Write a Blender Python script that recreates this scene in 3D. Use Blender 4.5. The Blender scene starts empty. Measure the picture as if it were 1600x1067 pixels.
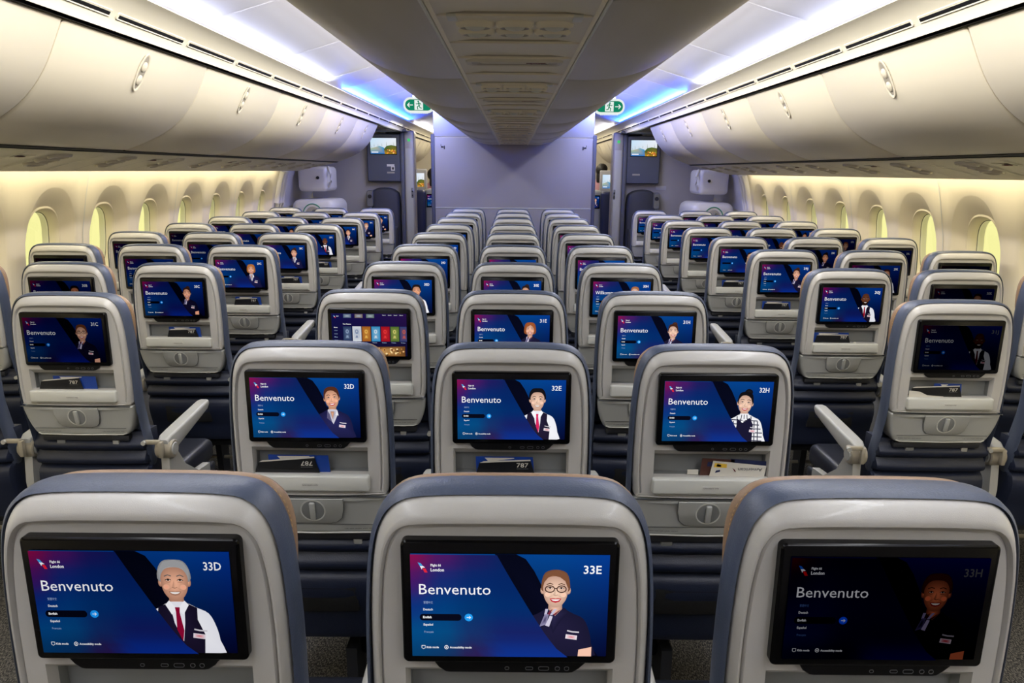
import bpy, bmesh, math, random
from mathutils import Vector, Matrix
random.seed(7)
PI = math.pi
scn = bpy.context.scene
COL = scn.collection

# ------------------------------------------------------------------ camera, world, exposure
F = 1128.0
PITCH = math.atan(267.0 / F)
ROLL = math.radians(0.5)
CZ = 1.575
cam_d = bpy.data.cameras.new('camera'); cam = bpy.data.objects.new('camera', cam_d); COL.objects.link(cam)
cam_d.sensor_width = 36.0; cam_d.lens = F / 1600 * 36.0; cam_d.clip_start = 0.02; cam_d.clip_end = 100
cam.matrix_world = Matrix.Translation((0, 0, CZ)) @ Matrix.Rotation(PI/2 - PITCH, 4, 'X') @ Matrix.Rotation(ROLL, 4, 'Z')
scn.camera = cam
scn.view_settings.view_transform = 'Standard'; scn.view_settings.look = 'None'
scn.view_settings.exposure = 0.0; scn.view_settings.gamma = 1.0; scn.view_settings.use_curve_mapping = False
scn.cycles.use_denoising = True
scn.cycles.max_bounces = 8; scn.cycles.diffuse_bounces = 5; scn.cycles.glossy_bounces = 3
scn.cycles.sample_clamp_indirect = 4.0
scn.cycles.caustics_reflective = False; scn.cycles.caustics_refractive = False

def lin(c):
    c = c / 255.0
    return c / 12.92 if c <= 0.04045 else ((c + 0.055) / 1.055) ** 2.4
def rgb(c, a=1.0): return (lin(c[0]), lin(c[1]), lin(c[2]), a)

world = bpy.data.worlds.new('world'); scn.world = world; world.use_nodes = True
bg = world.node_tree.nodes['Background']; bg.inputs[0].default_value = rgb((238, 233, 158)); bg.inputs[1].default_value = 1.25

def area(name, loc, direction, sx, sy, watts, color, spread=180):
    l = bpy.data.lights.new(name, 'AREA'); l.shape = 'RECTANGLE'; l.size = sx; l.size_y = sy
    l.energy = watts; l.color = color; l.spread = math.radians(spread)
    o = bpy.data.objects.new(name, l); COL.objects.link(o); o.location = loc
    d = Vector(direction).normalized()
    z = -d; x = Vector((0, 1, 0)); x = (x - z * x.dot(z)).normalized(); y = z.cross(x)
    o.matrix_world = Matrix.Translation(loc) @ Matrix((x, y, z)).transposed().to_4x4()
    return o
LAV = (0.72, 0.76, 1.0); BLUE = (0.02, 0.10, 1.0); WARM = (1.0, 0.88, 0.60); WHT = (1.0, 0.97, 0.93)
for s in (-1, 1):
    # cove strips washing the ceiling (lavender, then saturated blue in front of the partition, then white)
    area('cove_lamp', (s*1.395, 2.0, CZ+0.612), (-s*0.88, 0, 0.47), 7.4, 0.03, 22, LAV)
    area('cove_lamp', (s*1.395, 8.1, CZ+0.612), (-s*0.88, 0, 0.47), 3.8, 0.03, 85, BLUE)
    area('cove_lamp', (s*1.395, 12.3, CZ+0.612), (-s*0.88, 0, 0.47), 3.4, 0.03, 18, WHT)
    area('inner_cove_lamp', (s*0.66, 2.3, CZ+0.755), (s*0.96, 0, 0.28), 7.8, 0.05, 30, LAV)
    area('inner_cove_lamp', (s*0.66, 7.6, CZ+0.755), (s*0.96, 0, 0.28), 2.6, 0.05, 30, BLUE)
    area('added_aisle_fill', (s*1.0, 4.0, CZ+0.725), (0, 0, -1), 10.4, 0.10, 60, (0.93, 0.96, 1.0))  # unseen fill added over the aisle to brighten the seats with neutral light
    area('added_doorway_fill', (s*1.5, 9.2, CZ+0.56), (0, 0, -1), 0.9, 0.3, 7, (1.0, 0.98, 0.95))  # unseen fill added to lift the dark partitions at the cross aisle
    # wash strips on top of the centre bins, aimed at the side bins
    area('bin_wash_lamp', (s*0.66, 3.2, CZ+0.77), (s*1.0, 0, -0.30), 9.4, 0.05, 56, WARM)
    area('bin_wash_lamp', (s*0.9, 12.2, CZ+0.77), (s*1.0, 0, -0.25), 3.4, 0.05, 30, WARM)
    # window wall strips behind the service panels
    area('wall_wash_lamp', (s*2.485, 3.4, CZ+0.0), (s*0.25, 0, -1), 9.4, 0.03, 28, WARM)
    area('wall_wash_lamp', (s*2.45, 12.1, CZ+0.0), (s*0.25, 0, -1), 3.4, 0.03, 9, WARM)

# ------------------------------------------------------------------ materials
MAT = {}
def pmat(name, c, rough=0.5, metal=0.0, bump=0.0, bscale=400.0, var=0.0, vscale=12.0, coat=0.0, spec=0.5):
    m = bpy.data.materials.new(name); m.use_nodes = True; nt = m.node_tree; b = nt.nodes['Principled BSDF']
    b.inputs['Base Color'].default_value = rgb(c); b.inputs['Roughness'].default_value = rough
    b.inputs['Metallic'].default_value = metal; b.inputs['Coat Weight'].default_value = coat
    b.inputs['Specular IOR Level'].default_value = spec
    tc = nt.nodes.new('ShaderNodeTexCoord')
    if var > 0:
        n = nt.nodes.new('ShaderNodeTexNoise'); n.inputs['Scale'].default_value = vscale; n.inputs['Detail'].default_value = 4
        nt.links.new(tc.outputs['Object'], n.inputs['Vector'])
        mx = nt.nodes.new('ShaderNodeMix'); mx.data_type = 'RGBA'
        mx.inputs[6].default_value = rgb([max(0, v*(1-var)) for v in c]); mx.inputs[7].default_value = rgb([min(255, v*(1+var)) for v in c])
        nt.links.new(n.outputs['Fac'], mx.inputs[0]); nt.links.new(mx.outputs[2], b.inputs['Base Color'])
    if bump > 0:
        n = nt.nodes.new('ShaderNodeTexNoise'); n.inputs['Scale'].default_value = bscale; n.inputs['Detail'].default_value = 2
        nt.links.new(tc.outputs['Object'], n.inputs['Vector'])
        bp = nt.nodes.new('ShaderNodeBump'); bp.inputs['Strength'].default_value = bump; bp.inputs['Distance'].default_value = 0.001
        nt.links.new(n.outputs['Fac'], bp.inputs['Height']); nt.links.new(bp.outputs['Normal'], b.inputs['Normal'])
    MAT[name] = m; return m
def emat(name, c, s=1.0):
    m = bpy.data.materials.new(name); m.use_nodes = True; nt = m.node_tree; nt.nodes.clear()
    e = nt.nodes.new('ShaderNodeEmission'); o = nt.nodes.new('ShaderNodeOutputMaterial')
    e.inputs[0].default_value = rgb(c); e.inputs[1].default_value = s; nt.links.new(e.outputs[0], o.inputs[0])
    MAT[name] = m; return m
pmat('shell', (192, 190, 186), 0.34, bump=0.15, bscale=900, var=0.015, coat=0.15)
pmat('tray', (176, 178, 175), 0.42, bump=0.15, bscale=900, var=0.015)
pmat('pocket_inside', (128, 130, 130), 0.6)  # shell grey darkened, so the recess shade sits in the colour
pmat('lip', (204, 205, 199), 0.35)
pmat('seam', (70, 72, 74), 0.7)
pmat('leather_blue', (74, 83, 103), 0.42, bump=0.5, bscale=350, var=0.05, vscale=8)
pmat('leather_tan', (150, 122, 96), 0.5, bump=0.5, bscale=350, var=0.05)
pmat('leather_navy', (24, 32, 54), 0.45, bump=0.4, bscale=300, var=0.08)
pmat('leather_dark', (30, 33, 44), 0.38, bump=0.4, bscale=300, var=0.08)
pmat('fabric_black', (14, 15, 19), 0.8, bump=0.5, bscale=500)
pmat('black_gloss', (4, 4, 6), 0.18, spec=0.22)
pmat('black', (6, 6, 8), 0.5, spec=0.25)
pmat('port_metal', (120, 122, 126), 0.35, metal=0.6)
pmat('arm', (176, 176, 172), 0.4, bump=0.1)
pmat('beige_metal', (178, 170, 152), 0.35, metal=0.3)
pmat('frame_dark', (52, 54, 60), 0.5, metal=0.3)
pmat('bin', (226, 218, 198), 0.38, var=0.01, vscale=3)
pmat('bin_centre_shaded', (190, 184, 174), 0.36, var=0.01, vscale=3)  # bin cream darkened: the shading under the centre bins is in the colour
pmat('psu', (205, 199, 184), 0.42, var=0.02, vscale=5)
pmat('psu_detail', (160, 154, 142), 0.3)
pmat('vent_strip', (226, 220, 200), 0.45)
pmat('ceiling', (215, 216, 226), 0.5)
pmat('wall_cream', (226, 217, 196), 0.55, var=0.012, vscale=4)
pmat('wall_low', (150, 148, 146), 0.7)
pmat('partition', (160, 156, 156), 0.6, var=0.012, vscale=5)
pmat('partition_light', (182, 182, 190), 0.5)
pmat('partition_edge', (78, 80, 92), 0.5)
pmat('monitor_box', (74, 78, 92), 0.5)
pmat('monitor_box_light', (196, 196, 196), 0.5)
pmat('jump', (44, 45, 52), 0.6, bump=0.3)
pmat('post', (150, 146, 144), 0.35, metal=0.2)
pmat('white_plastic', (216, 213, 210), 0.4)
pmat('ink', (28, 28, 32), 0.6)
pmat('ink_soft', (104, 104, 106), 0.6)
pmat('sticker', (206, 206, 200), 0.5)
pmat('red_ink', (96, 26, 34), 0.5)
pmat('paper_white', (214, 210, 200), 0.6)
pmat('card_blue', (22, 62, 148), 0.35)
pmat('card_black', (22, 23, 26), 0.3)
pmat('card_brown', (78, 46, 38), 0.4)
pmat('card_yellow', (226, 184, 60), 0.5)
pmat('navy_seat', (26, 36, 78), 0.5)
pmat('hair', (20, 15, 14), 0.5)
pmat('skin', (196, 150, 124), 0.5)
pmat('pink_cloth', (222, 166, 172), 0.8)
pmat('green_sign', (24, 132, 96), 0.4)
pmat('thread', (196, 160, 110), 0.6)
emat('sign_green', (22, 136, 100), 0.9); emat('sign_white', (235, 245, 240), 0.95)
emat('lamp_green', (80, 220, 120), 0.8)
emat('led_lav', (215, 215, 255), 1.3); emat('led_blue', (50, 110, 255), 1.0); emat('led_warm', (255, 248, 205), 1.15)

# carpet
m = pmat('carpet', (44, 44, 46), 0.95); nt = m.node_tree; b = nt.nodes['Principled BSDF']
tc = nt.nodes.new('ShaderNodeTexCoord'); mp = nt.nodes.new('ShaderNodeMapping'); mp.inputs['Scale'].default_value = (95, 40, 1)
br = nt.nodes.new('ShaderNodeTexNoise'); br.inputs['Scale'].default_value = 2.6; br.inputs['Detail'].default_value = 3
wv = nt.nodes.new('ShaderNodeTexWave'); wv.inputs['Scale'].default_value = 0.9; wv.inputs['Distortion'].default_value = 5
rp = nt.nodes.new('ShaderNodeValToRGB'); rp.color_ramp.elements[0].position = 0.56; rp.color_ramp.elements[0].color = rgb((26, 26, 28))
rp.color_ramp.elements[1].position = 0.74; rp.color_ramp.elements[1].color = rgb((120, 116, 108))
mul = nt.nodes.new('ShaderNodeMath'); mul.operation = 'MULTIPLY_ADD'; mul.inputs[1].default_value = 0.35; 
nt.links.new(tc.outputs['Object'], mp.inputs[0]); nt.links.new(mp.outputs[0], br.inputs['Vector']); nt.links.new(mp.outputs[0], wv.inputs['Vector'])
nt.links.new(wv.outputs['Fac'], mul.inputs[0]); nt.links.new(br.outputs['Fac'], mul.inputs[2]); mul.inputs[1].default_value = 0.18
nt.links.new(mul.outputs[0], rp.inputs[0]); nt.links.new(rp.outputs[0], b.inputs['Base Color'])

# pane of the dimmable windows: faintly tinted, see-through
m = bpy.data.materials.new('pane'); m.use_nodes = True; nt = m.node_tree; nt.nodes.clear(); MAT['pane'] = m
o_ = nt.nodes.new('ShaderNodeOutputMaterial'); t_ = nt.nodes.new('ShaderNodeBsdfTransparent'); g_ = nt.nodes.new('ShaderNodeBsdfGlossy'); x_ = nt.nodes.new('ShaderNodeMixShader')
t_.inputs[0].default_value = (0.93, 0.94, 0.90, 1); g_.inputs['Roughness'].default_value = 0.05; x_.inputs[0].default_value = 0.06
nt.links.new(t_.outputs[0], x_.inputs[1]); nt.links.new(g_.outputs[0], x_.inputs[2]); nt.links.new(x_.outputs[0], o_.inputs[0])

# display picture: emission = picture colour x per-display brightness, with off-axis dimming put in
m = bpy.data.materials.new('display_picture'); m.use_nodes = True; nt = m.node_tree; nt.nodes.clear(); MAT['display'] = m
o_ = nt.nodes.new('ShaderNodeOutputMaterial'); e_ = nt.nodes.new('ShaderNodeEmission')
a_ = nt.nodes.new('ShaderNodeAttribute'); a_.attribute_type = 'GEOMETRY'; a_.attribute_name = 'Col'
q_ = nt.nodes.new('ShaderNodeAttribute'); q_.attribute_type = 'OBJECT'; q_.attribute_name = 'brightness'
w_ = nt.nodes.new('ShaderNodeGamma'); y_ = nt.nodes.new('ShaderNodeAttribute'); y_.attribute_type = 'OBJECT'; y_.attribute_name = 'contrast'
nt.links.new(a_.outputs['Color'], w_.inputs[0]); nt.links.new(y_.outputs['Fac'], w_.inputs[1]); nt.links.new(w_.outputs[0], e_.inputs[0]); nt.links.new(q_.outputs['Fac'], e_.inputs[1]); nt.links.new(e_.outputs[0], o_.inputs[0])

# ------------------------------------------------------------------ mesh helpers
class MB:
    def __init__(s): s.v = []; s.f = []; s.m = []; s.mats = []
    def mi(s, mat):
        if mat not in s.mats: s.mats.append(mat)
        return s.mats.index(mat)
    def add(s, verts, faces, mat):
        n = len(s.v); k = s.mi(mat); s.v += [tuple(p) for p in verts]
        for f in faces: s.f.append(tuple(i + n for i in f)); s.m.append(k)
    def loft(s, rings, mat, closed=True, cap0=True, cap1=True):
        n = len(rings[0]); V = [p for r in rings for p in r]; Fc = []
        for a in range(len(rings) - 1):
            for i in range(n if closed else n - 1):
                j = (i + 1) % n
                Fc.append((a*n + i, a*n + j, (a+1)*n + j, (a+1)*n + i))
        if cap0: Fc.append(tuple(range(n))[::-1])
        if cap1: Fc.append(tuple((len(rings)-1)*n + i for i in range(n)))
        s.add(V, Fc, mat)
    def rbox(s, c, size, r, mat, seg=2, rot=None):
        bm = bmesh.new(); bmesh.ops.create_cube(bm, size=1.0)
        for v in bm.verts: v.co = Vector((v.co.x*size[0], v.co.y*size[1], v.co.z*size[2]))
        r = min(r, min(size)*0.49)
        if r > 0: bmesh.ops.bevel(bm, geom=list(bm.edges), offset=r, segments=seg, profile=0.5, affect='EDGES')
        M = Matrix.Translation(c) @ (rot.to_4x4() if rot is not None else Matrix.Identity(4))
        bm.verts.index_update(); s.add([M @ v.co for v in bm.verts], [[v.index for v in f.verts] for f in bm.faces], mat); bm.free()
    def tube(s, path, r, mat, n=10, rs=None):
        path = [Vector(p) for p in path]; rings = []
        up = Vector((0.01, 0.02, 1)).normalized()
        for i, p in enumerate(path):
            d = (path[min(i+1, len(path)-1)] - path[max(i-1, 0)]).normalized()
            a = d.cross(up)
            if a.length < 0.1: a = d.cross(Vector((1, 0, 0)))
            a.normalize(); b = d.cross(a).normalized(); rr = rs[i] if rs else r
            rings.append([p + a*math.cos(t)*rr + b*math.sin(t)*rr for t in [2*PI*k/n for k in range(n)]])
        s.loft(rings, mat)
    def cyl(s, c, axis, r, h, mat, n=24, bev=0.0, sy=1.0):
        ax = Vector(axis).normalized(); a = ax.cross(Vector((0, 0, 1)))
        if a.length < 0.1: a = ax.cross(Vector((0, 1, 0)))
        a.normalize(); b = ax.cross(a).normalized(); c = Vector(c)
        def ring(rr, hh): return [c + ax*hh + a*math.cos(2*PI*k/n)*rr + b*math.sin(2*PI*k/n)*rr*sy for k in range(n)]
        rings = [ring(r, -h/2 + bev), ring(r, h/2 - bev)]
        if bev > 0: rings = [ring(r-bev, -h/2)] + rings + [ring(r-bev, h/2)]
        s.loft(rings, mat)
    def build(s, name, parent=None, ang=35, smooth=True):
        me = bpy.data.meshes.new(name); me.from_pydata(s.v, [], s.f)
        for k in s.mats: me.materials.append(MAT[k])
        me.polygons.foreach_set('material_index', s.m)
        bm = bmesh.new(); bm.from_mesh(me); bmesh.ops.recalc_face_normals(bm, faces=bm.faces); bm.to_mesh(me); bm.free()
        if smooth: me.shade_smooth(); me.set_sharp_from_angle(angle=math.radians(ang))
        me.update()
        o = bpy.data.objects.new(name, me); COL.objects.link(o)
        if parent: o.parent = parent
        return o

def tag(o, label=None, cat=None, group=None, kind=None):
    if label: o['label'] = label
    if cat: o['category'] = cat
    if group: o['group'] = group
    if kind: o['kind'] = kind
    return o
def thing(name, loc, label, cat, group=None):
    o = bpy.data.objects.new(name, None); COL.objects.link(o); o.location = loc; o.empty_display_size = 0.1
    return tag(o, label, cat, group)
def inst(mesh, name, parent, loc=None, mirror=False):
    o = bpy.data.objects.new(name, mesh); COL.objects.link(o); o.parent = parent
    if loc: o.location = loc
    return o

def catmull(pts, per=4):
    out = []
    for i in range(len(pts) - 1):
        p0 = pts[max(i-1, 0)]; p1 = pts[i]; p2 = pts[i+1]; p3 = pts[min(i+2, len(pts)-1)]
        for k in range(per):
            t = k / per
            out.append(tuple(0.5*((2*p1[j]) + (-p0[j]+p2[j])*t + (2*p0[j]-5*p1[j]+4*p2[j]-p3[j])*t*t + (-p0[j]+3*p1[j]-3*p2[j]+p3[j])*t**3) for j in range(2)))
    out.append(tuple(pts[-1])); return out
def mirror_outline(half):           # half goes from top centre down the +x side to bottom centre
    L = [(-x, z) for x, z in half[::-1]]
    return half[:-1] + L[:-1]
def offset2(pts, fn):               # inward offset of closed clockwise (x,z) outline
    n = len(pts); out = []
    for i in range(n):
        a = pts[i-1]; b = pts[(i+1) % n]; tx, tz = b[0]-a[0], b[1]-a[1]; l = math.hypot(tx, tz) or 1
        nx, nz = -tz/l, tx/l        # outward for clockwise (top -> +x -> bottom)
        d = fn(nx, nz, pts[i]) if callable(fn) else fn
        out.append((pts[i][0] - nx*d, pts[i][1] - nz*d))
    return out
def area2(p): return sum(p[i][0]*p[(i+1) % len(p)][1] - p[(i+1) % len(p)][0]*p[i][1] for i in range(len(p)))/2
def ring3(pts, y): return [(x, y(x, z) if callable(y) else y, z) for x, z in pts]
def rrect(x0, x1, z0, z1, r, k=5):
    P = []
    for cx, cz, a0 in ((x1-r, z1-r, PI/2), (x1-r, z0+r, 0), (x0+r, z0+r, -PI/2), (x0+r, z1-r, -PI)):
        for i in range(k+1):
            a = a0 - (PI/2)*i/k; P.append((cx + r*math.cos(a), cz + r*math.sin(a)))
    return P

# ------------------------------------------------------------------ text
_tc = {}
def text_mesh(body, bold=0.0):
    key = (body, bold)
    if key in _tc: return _tc[key]
    cu = bpy.data.curves.new('t', 'FONT'); cu.body = body; cu.resolution_u = 2; cu.offset = bold
    ob = bpy.data.objects.new('t', cu); COL.objects.link(ob)
    dg = bpy.context.evaluated_depsgraph_get(); dg.update()
    me = ob.evaluated_get(dg).to_mesh()
    V = [(v.co.x, v.co.y) for v in me.vertices]; Fc = [tuple(p.vertices) for p in me.polygons]
    ob.evaluated_get(dg).to_mesh_clear(); bpy.data.objects.remove(ob); bpy.data.curves.remove(cu)
    _tc[key] = (V, Fc); return _tc[key]
CAP = max(v[1] for v in text_mesh('H')[0])
def text_fit(body, x0, x1, base, cap, bold=0.0):
    V, Fc = text_mesh(body, bold)
    if not V: return [], []
    a = min(v[0] for v in V); b = max(v[0] for v in V); s = cap / CAP; sx = (x1 - x0) / (b - a)
    return [(x0 + (v[0]-a)*sx, base + v[1]*s) for v in V], Fc

# ------------------------------------------------------------------ display pictures (px layout of one display)
PX0, PX1, PY0, PY1 = 275.0, 1255.0, 390.0, 895.0
SW, SH, SZC = 0.258, 0.1495, 1.0188
def S(px, py): return ((px - 765.0)/980.0*SW, SZC + (642.5 - py)/505.0*SH)
class Pic:
    def __init__(s): s.v = []; s.f = []; s.c = []; s.k = 0; s.dim = 1.0
    def lay(s): s.k += 1
    def y(s): return -0.0052 - s.k*0.00006
    def raw(s, pts, faces, cols):
        n = len(s.v)
        for px, py in pts:
            px = min(max(px, PX0), PX1); py = min(max(py, PY0), PY1); x, z = S(px, py); s.v.append((x, s.y(), z))
        for f in faces: s.f.append(tuple(i+n for i in f))
        s.c += [(c[0]*s.dim, c[1]*s.dim, c[2]*s.dim, 1.0) for c in cols]
    def poly(s, pts, c, cc=None):
        s.lay()
        if cc is None: s.raw(pts, [tuple(range(len(pts)))], [rgb(c)]*len(pts))
        else:
            n = len(pts); mx = sum(p[0] for p in pts)/n; my = sum(p[1] for p in pts)/n
            s.raw(list(pts)+[(mx, my)], [(i, (i+1) % n, n) for i in range(n)], [rgb(c)]*n + [rgb(cc)])
    def ell(s, cx, cy, rx, ry, c, cc=None, n=24): s.poly([(cx+rx*math.cos(2*PI*i/n), cy+ry*math.sin(2*PI*i/n)) for i in range(n)], c, cc)
    def grid(s, fn_pt, fn_col, nu, nv):
        s.lay(); P = []; C = []
        for j in range(nv+1):
            for i in range(nu+1): P.append(fn_pt(i/nu, j/nv)); C.append(rgb(fn_col(i/nu, j/nv)))
        s.raw(P, [(j*(nu+1)+i, j*(nu+1)+i+1, (j+1)*(nu+1)+i+1, (j+1)*(nu+1)+i) for j in range(nv) for i in range(nu)], C)
    def text(s, body, x0, x1, base, cap, c, bold=0.012):
        V, Fc = text_fit(body, x0, x1, 0, cap, bold)
        if V: s.lay(); s.raw([(x, base - y) for x, y in V], Fc, [rgb(c)]*len(V))
    def stroke(s, pts, w, c):
        s.lay(); P = []
        for i, p in enumerate(pts):
            a = pts[max(i-1, 0)]; b = pts[min(i+1, len(pts)-1)]; tx, ty = b[0]-a[0], b[1]-a[1]; l = math.hypot(tx, ty) or 1
            P += [(p[0]-ty/l*w/2, p[1]+tx/l*w/2), (p[0]+ty/l*w/2, p[1]-tx/l*w/2)]
        s.raw(P, [(2*i, 2*i+1, 2*i+3, 2*i+2) for i in range(len(pts)-1)], [rgb(c)]*len(P))
    def ringe(s, cx, cy, rx, ry, w, c, n=20): s.stroke([(cx+rx*math.cos(2*PI*i/n), cy+ry*math.sin(2*PI*i/n)) for i in range(n+1)], w, c)
    def mesh(s, name='screen'):
        me = bpy.data.meshes.new(name); me.from_pydata(s.v, [], s.f); me.materials.append(MAT['display'])
        at = me.color_attributes.new('Col', 'FLOAT_COLOR', 'POINT')
        at.data.foreach_set('color', [x for c in s.c for x in c]); me.update(); return me
CTRL = [[(135, 16, 74), (78, 24, 96), (32, 28, 92), (12, 34, 92)],
        [(70, 24, 100), (22, 42, 112), (8, 40, 104), (6, 38, 100)],
        [(14, 48, 122), (3, 60, 122), (3, 52, 110), (4, 44, 106)],
        [(4, 74, 132), (5, 74, 128), (22, 48, 104), (22, 34, 100)],
        [(5, 62, 108), (15, 54, 100), (46, 28, 78), (14, 50, 140)]]
def ctrl(u, v):
    u = min(max(u*3, 0), 2.999); v = min(max(v*4, 0), 3.999); i = int(u); j = int(v); a = u-i; b = v-j
    a = a*a*(3-2*a); b = b*b*(3-2*b)
    return [(CTRL[j][i][k]*(1-a)+CTRL[j][i+1][k]*a)*(1-b)+(CTRL[j+1][i][k]*(1-a)+CTRL[j+1][i+1][k]*a)*b for k in range(3)]
def bound(py):                       # right edge of the left panel
    K = [(390, 700), (500, 765), (665, 868), (780, 945), (850, 1000), (895, 1060)]
    for (a, x), (b, y) in zip(K, K[1:]):
        if py <= b: return x + (y-x)*(py-a)/(b-a)
    return 1060
SK = {'light': (236, 178, 150), 'pale': (246, 196, 172), 'tan': (226, 160, 124), 'brown': (120, 74, 52), 'olive': (232, 172, 140)}
def portrait(p, skin='light', hair=(70, 42, 30), style='back', glasses=False, outfit='dress', tie=(150, 20, 60), beard=False, dx=0, dy=0, tilt=0.0, scale=1.0):
    cx, cy, u = 992+dx, 556+dy, 57.0*scale; ca, sa = math.cos(tilt), math.sin(tilt)
    sk = SK[skin]; dk = [v*0.72 for v in sk]; lt = [min(255, v*1.10) for v in sk]; NV = (26, 24, 50)
    def B(x, y): return (cx + x*u, cy + y*u)
    def H(x, y): x *= 1.1; return (cx + (x*ca - y*sa)*u, cy + (x*sa + y*ca)*u)
    def sm(pts): 
        q = list(pts) + [pts[0], pts[1], pts[2]]; c = catmull(q, 3); return c[3:3+3*len(pts)]
    bun = style == 'bun'
    if style in ('long', 'bob'): p.poly([H(*q) for q in sm([(0, -1.6), (-1.0, -1.3), (-1.35, -0.2), (-1.25, 1.0), (0, 1.3), (1.25, 1.0), (1.35, -0.2), (1.0, -1.3)])], hair)
    if bun: p.ell(H(0.35, -1.55)[0], H(0.35, -1.55)[1], 0.62*u, 0.5*u, hair, [min(255, v*1.4+8) for v in hair])
    base = {'vest': (238, 238, 246), 'dress': NV, 'blazer': (28, 28, 66), 'plaid': (236, 236, 240)}[outfit]
    hi = {'vest': (252, 252, 255), 'dress': (34, 30, 60), 'blazer': (40, 40, 92), 'plaid': (250, 250, 250)}[outfit]
    body = [(0.0, 1.95), (0.7, 1.75), (1.6, 2.15), (2.5, 2.6), (3.0, 3.6), (3.25, 4.8), (3.2, 6.2), (-2.8, 6.2), (-2.7, 4.2), (-2.4, 2.7), (-1.5, 2.15), (-0.7, 1.75)]
    if outfit in ('dress',): p.poly([B(2.2, 4.9), B(3.1, 4.7), B(3.15, 6.2), B(2.1, 6.2)], dk, sk); 
    p.poly([B(*q) for q in sm(body)], base, hi)
    if outfit == 'dress': p.poly([B(3.3, 5.1), B(3.3, 6.2), B(2.1, 6.2), B(2.15, 5.35)], sk)
    # neck
    p.poly([H(-0.52, 0.9), H(0.52, 0.9), B(0.62, 1.95), B(0.0, 2.7 if outfit in ('dress', 'blazer') else 2.1), B(-0.62, 1.95)], dk, sk)
    if outfit == 'vest':
        p.poly([B(*q) for q in [(-0.55, 1.7), (-1.55, 2.1), (-1.7, 3.0), (-1.6, 6.2), (1.9, 6.2), (2.05, 4.3), (1.55, 3.1), (1.6, 2.15), (0.75, 1.75), (0.55, 3.6), (0.25, 5.0), (-0.2, 3.5)]], (30, 24, 46), (40, 32, 60))
        p.poly([B(-0.62, 1.65), B(0.62, 1.65), B(0.5, 3.4), B(0.25, 4.9), B(-0.35, 3.4)], (238, 238, 246))
        p.poly([B(-0.62, 1.55), B(0.0, 2.25), B(-0.5, 2.7), B(-0.95, 1.9)], (250, 250, 255)); p.poly([B(0.62, 1.55), B(0.0, 2.25), B(0.45, 2.7), B(0.95, 1.9)], (250, 250, 255))
        p.poly([B(-0.2, 2.1), B(0.2, 2.1), B(0.15, 2.5), B(0.38, 4.0), B(0.2, 4.9), B(-0.2, 3.9), B(-0.15, 2.5)], tie)
    elif outfit == 'dress':
        p.poly([B(-0.75, 1.6), B(0.0, 2.35), B(0.75, 1.6), B(1.25, 2.0), B(0.35, 3.0), B(-0.15, 3.9), B(-0.6, 2.6), B(-1.2, 2.1)], NV, (44, 40, 74))
        for i in range(4): p.poly([B(-0.85+i*0.38, 1.75+0.15*(i % 2)), B(-0.60+i*0.38, 1.75), B(-0.75+i*0.25, 2.3), B(-0.95+i*0.25, 2.25)], [(196, 190, 214), (120, 40, 60)][i % 2])
        p.poly([B(-0.9, 2.2), B(-0.55, 2.2), B(-0.75, 3.1), B(-1.35, 3.3)], (150, 144, 178), (60, 52, 92))
        p.poly([B(-0.45, 2.3), B(-0.2, 2.4), B(-0.5, 3.3), B(-0.85, 3.2)], (210, 204, 224))
    elif outfit == 'blazer':
        p.poly([B(-0.7, 1.7), B(0.7, 1.7), B(0.9, 2.3), B(0.1, 3.9), B(-0.8, 2.4)], (214, 212, 224), (140, 138, 160))
        p.poly([B(-0.3, 2.0), B(0.3, 2.0), B(0.0, 3.2)], dk, sk)
        p.poly([B(-0.8, 1.8), B(-0.45, 2.4), B(-0.1, 3.6), B(-0.9, 3.0)], (90, 86, 120)); p.poly([B(0.8, 1.8), B(0.45, 2.5), B(0.95, 2.6)], (234, 234, 240))
    elif outfit == 'plaid':
        for k in range(-4, 5): p.stroke([B(k*0.55, 2.0 if abs(k) < 3 else 2.75), B(k*0.55+0.25, 6.2)], 0.16*u, (60, 60, 80))
        for k in range(6): p.stroke([B(-2.2, 2.5+k*0.6), B(min(3.1, 2.2+k*0.3), 2.7+k*0.6)], 0.15*u, (60, 60, 80))
        p.poly([B(-1.0, 2.4), B(-0.2, 3.0), B(0.9, 2.2), B(1.5, 3.2), B(1.5, 6.2), B(-1.4, 6.2)], NV)
        p.poly([B(-0.7, 1.6), B(0.7, 1.6), B(0.8, 2.2), B(0, 2.7), B(-0.8, 2.2)], (240, 240, 244))
        for k in (-0.4, 0, 0.4): p.stroke([B(k, 1.75), B(k*1.2, 2.4)], 0.12*u, (50, 50, 70))
        cx0 = (2.2, 3.6)
    # badge and wings
    bx, by = (1.05, 3.95) if outfit != 'vest' else (1.15, 4.2)
    p.poly([B(bx-0.05, by), B(bx+0.95, by+0.12), B(bx+0.9, by+0.5), B(bx-0.1, by+0.38)], (236, 232, 240), (220, 120, 130))
    p.stroke([B(bx+0.05, by-0.32), B(bx+0.5, by-0.22), B(bx+1.1, by-0.18)], 0.12*u, (210, 206, 214))
    # ears, head
    if style not in ('long', 'bob'):
        for s_ in (-1, 1): e = H(s_*1.02, 0.1); p.ell(e[0], e[1], 0.2*u, 0.34*u, dk, sk, 12)
    elif True: pass
    if style in ('back', 'bun'): p.poly([H(*q) for q in sm([(0, -1.68), (-0.85, -1.4), (-1.12, -0.5), (-1.02, 0.2), (0, 0.3), (1.02, 0.2), (1.12, -0.5), (0.85, -1.4)])], hair, [min(255, v*1.5+10) for v in hair])
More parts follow.
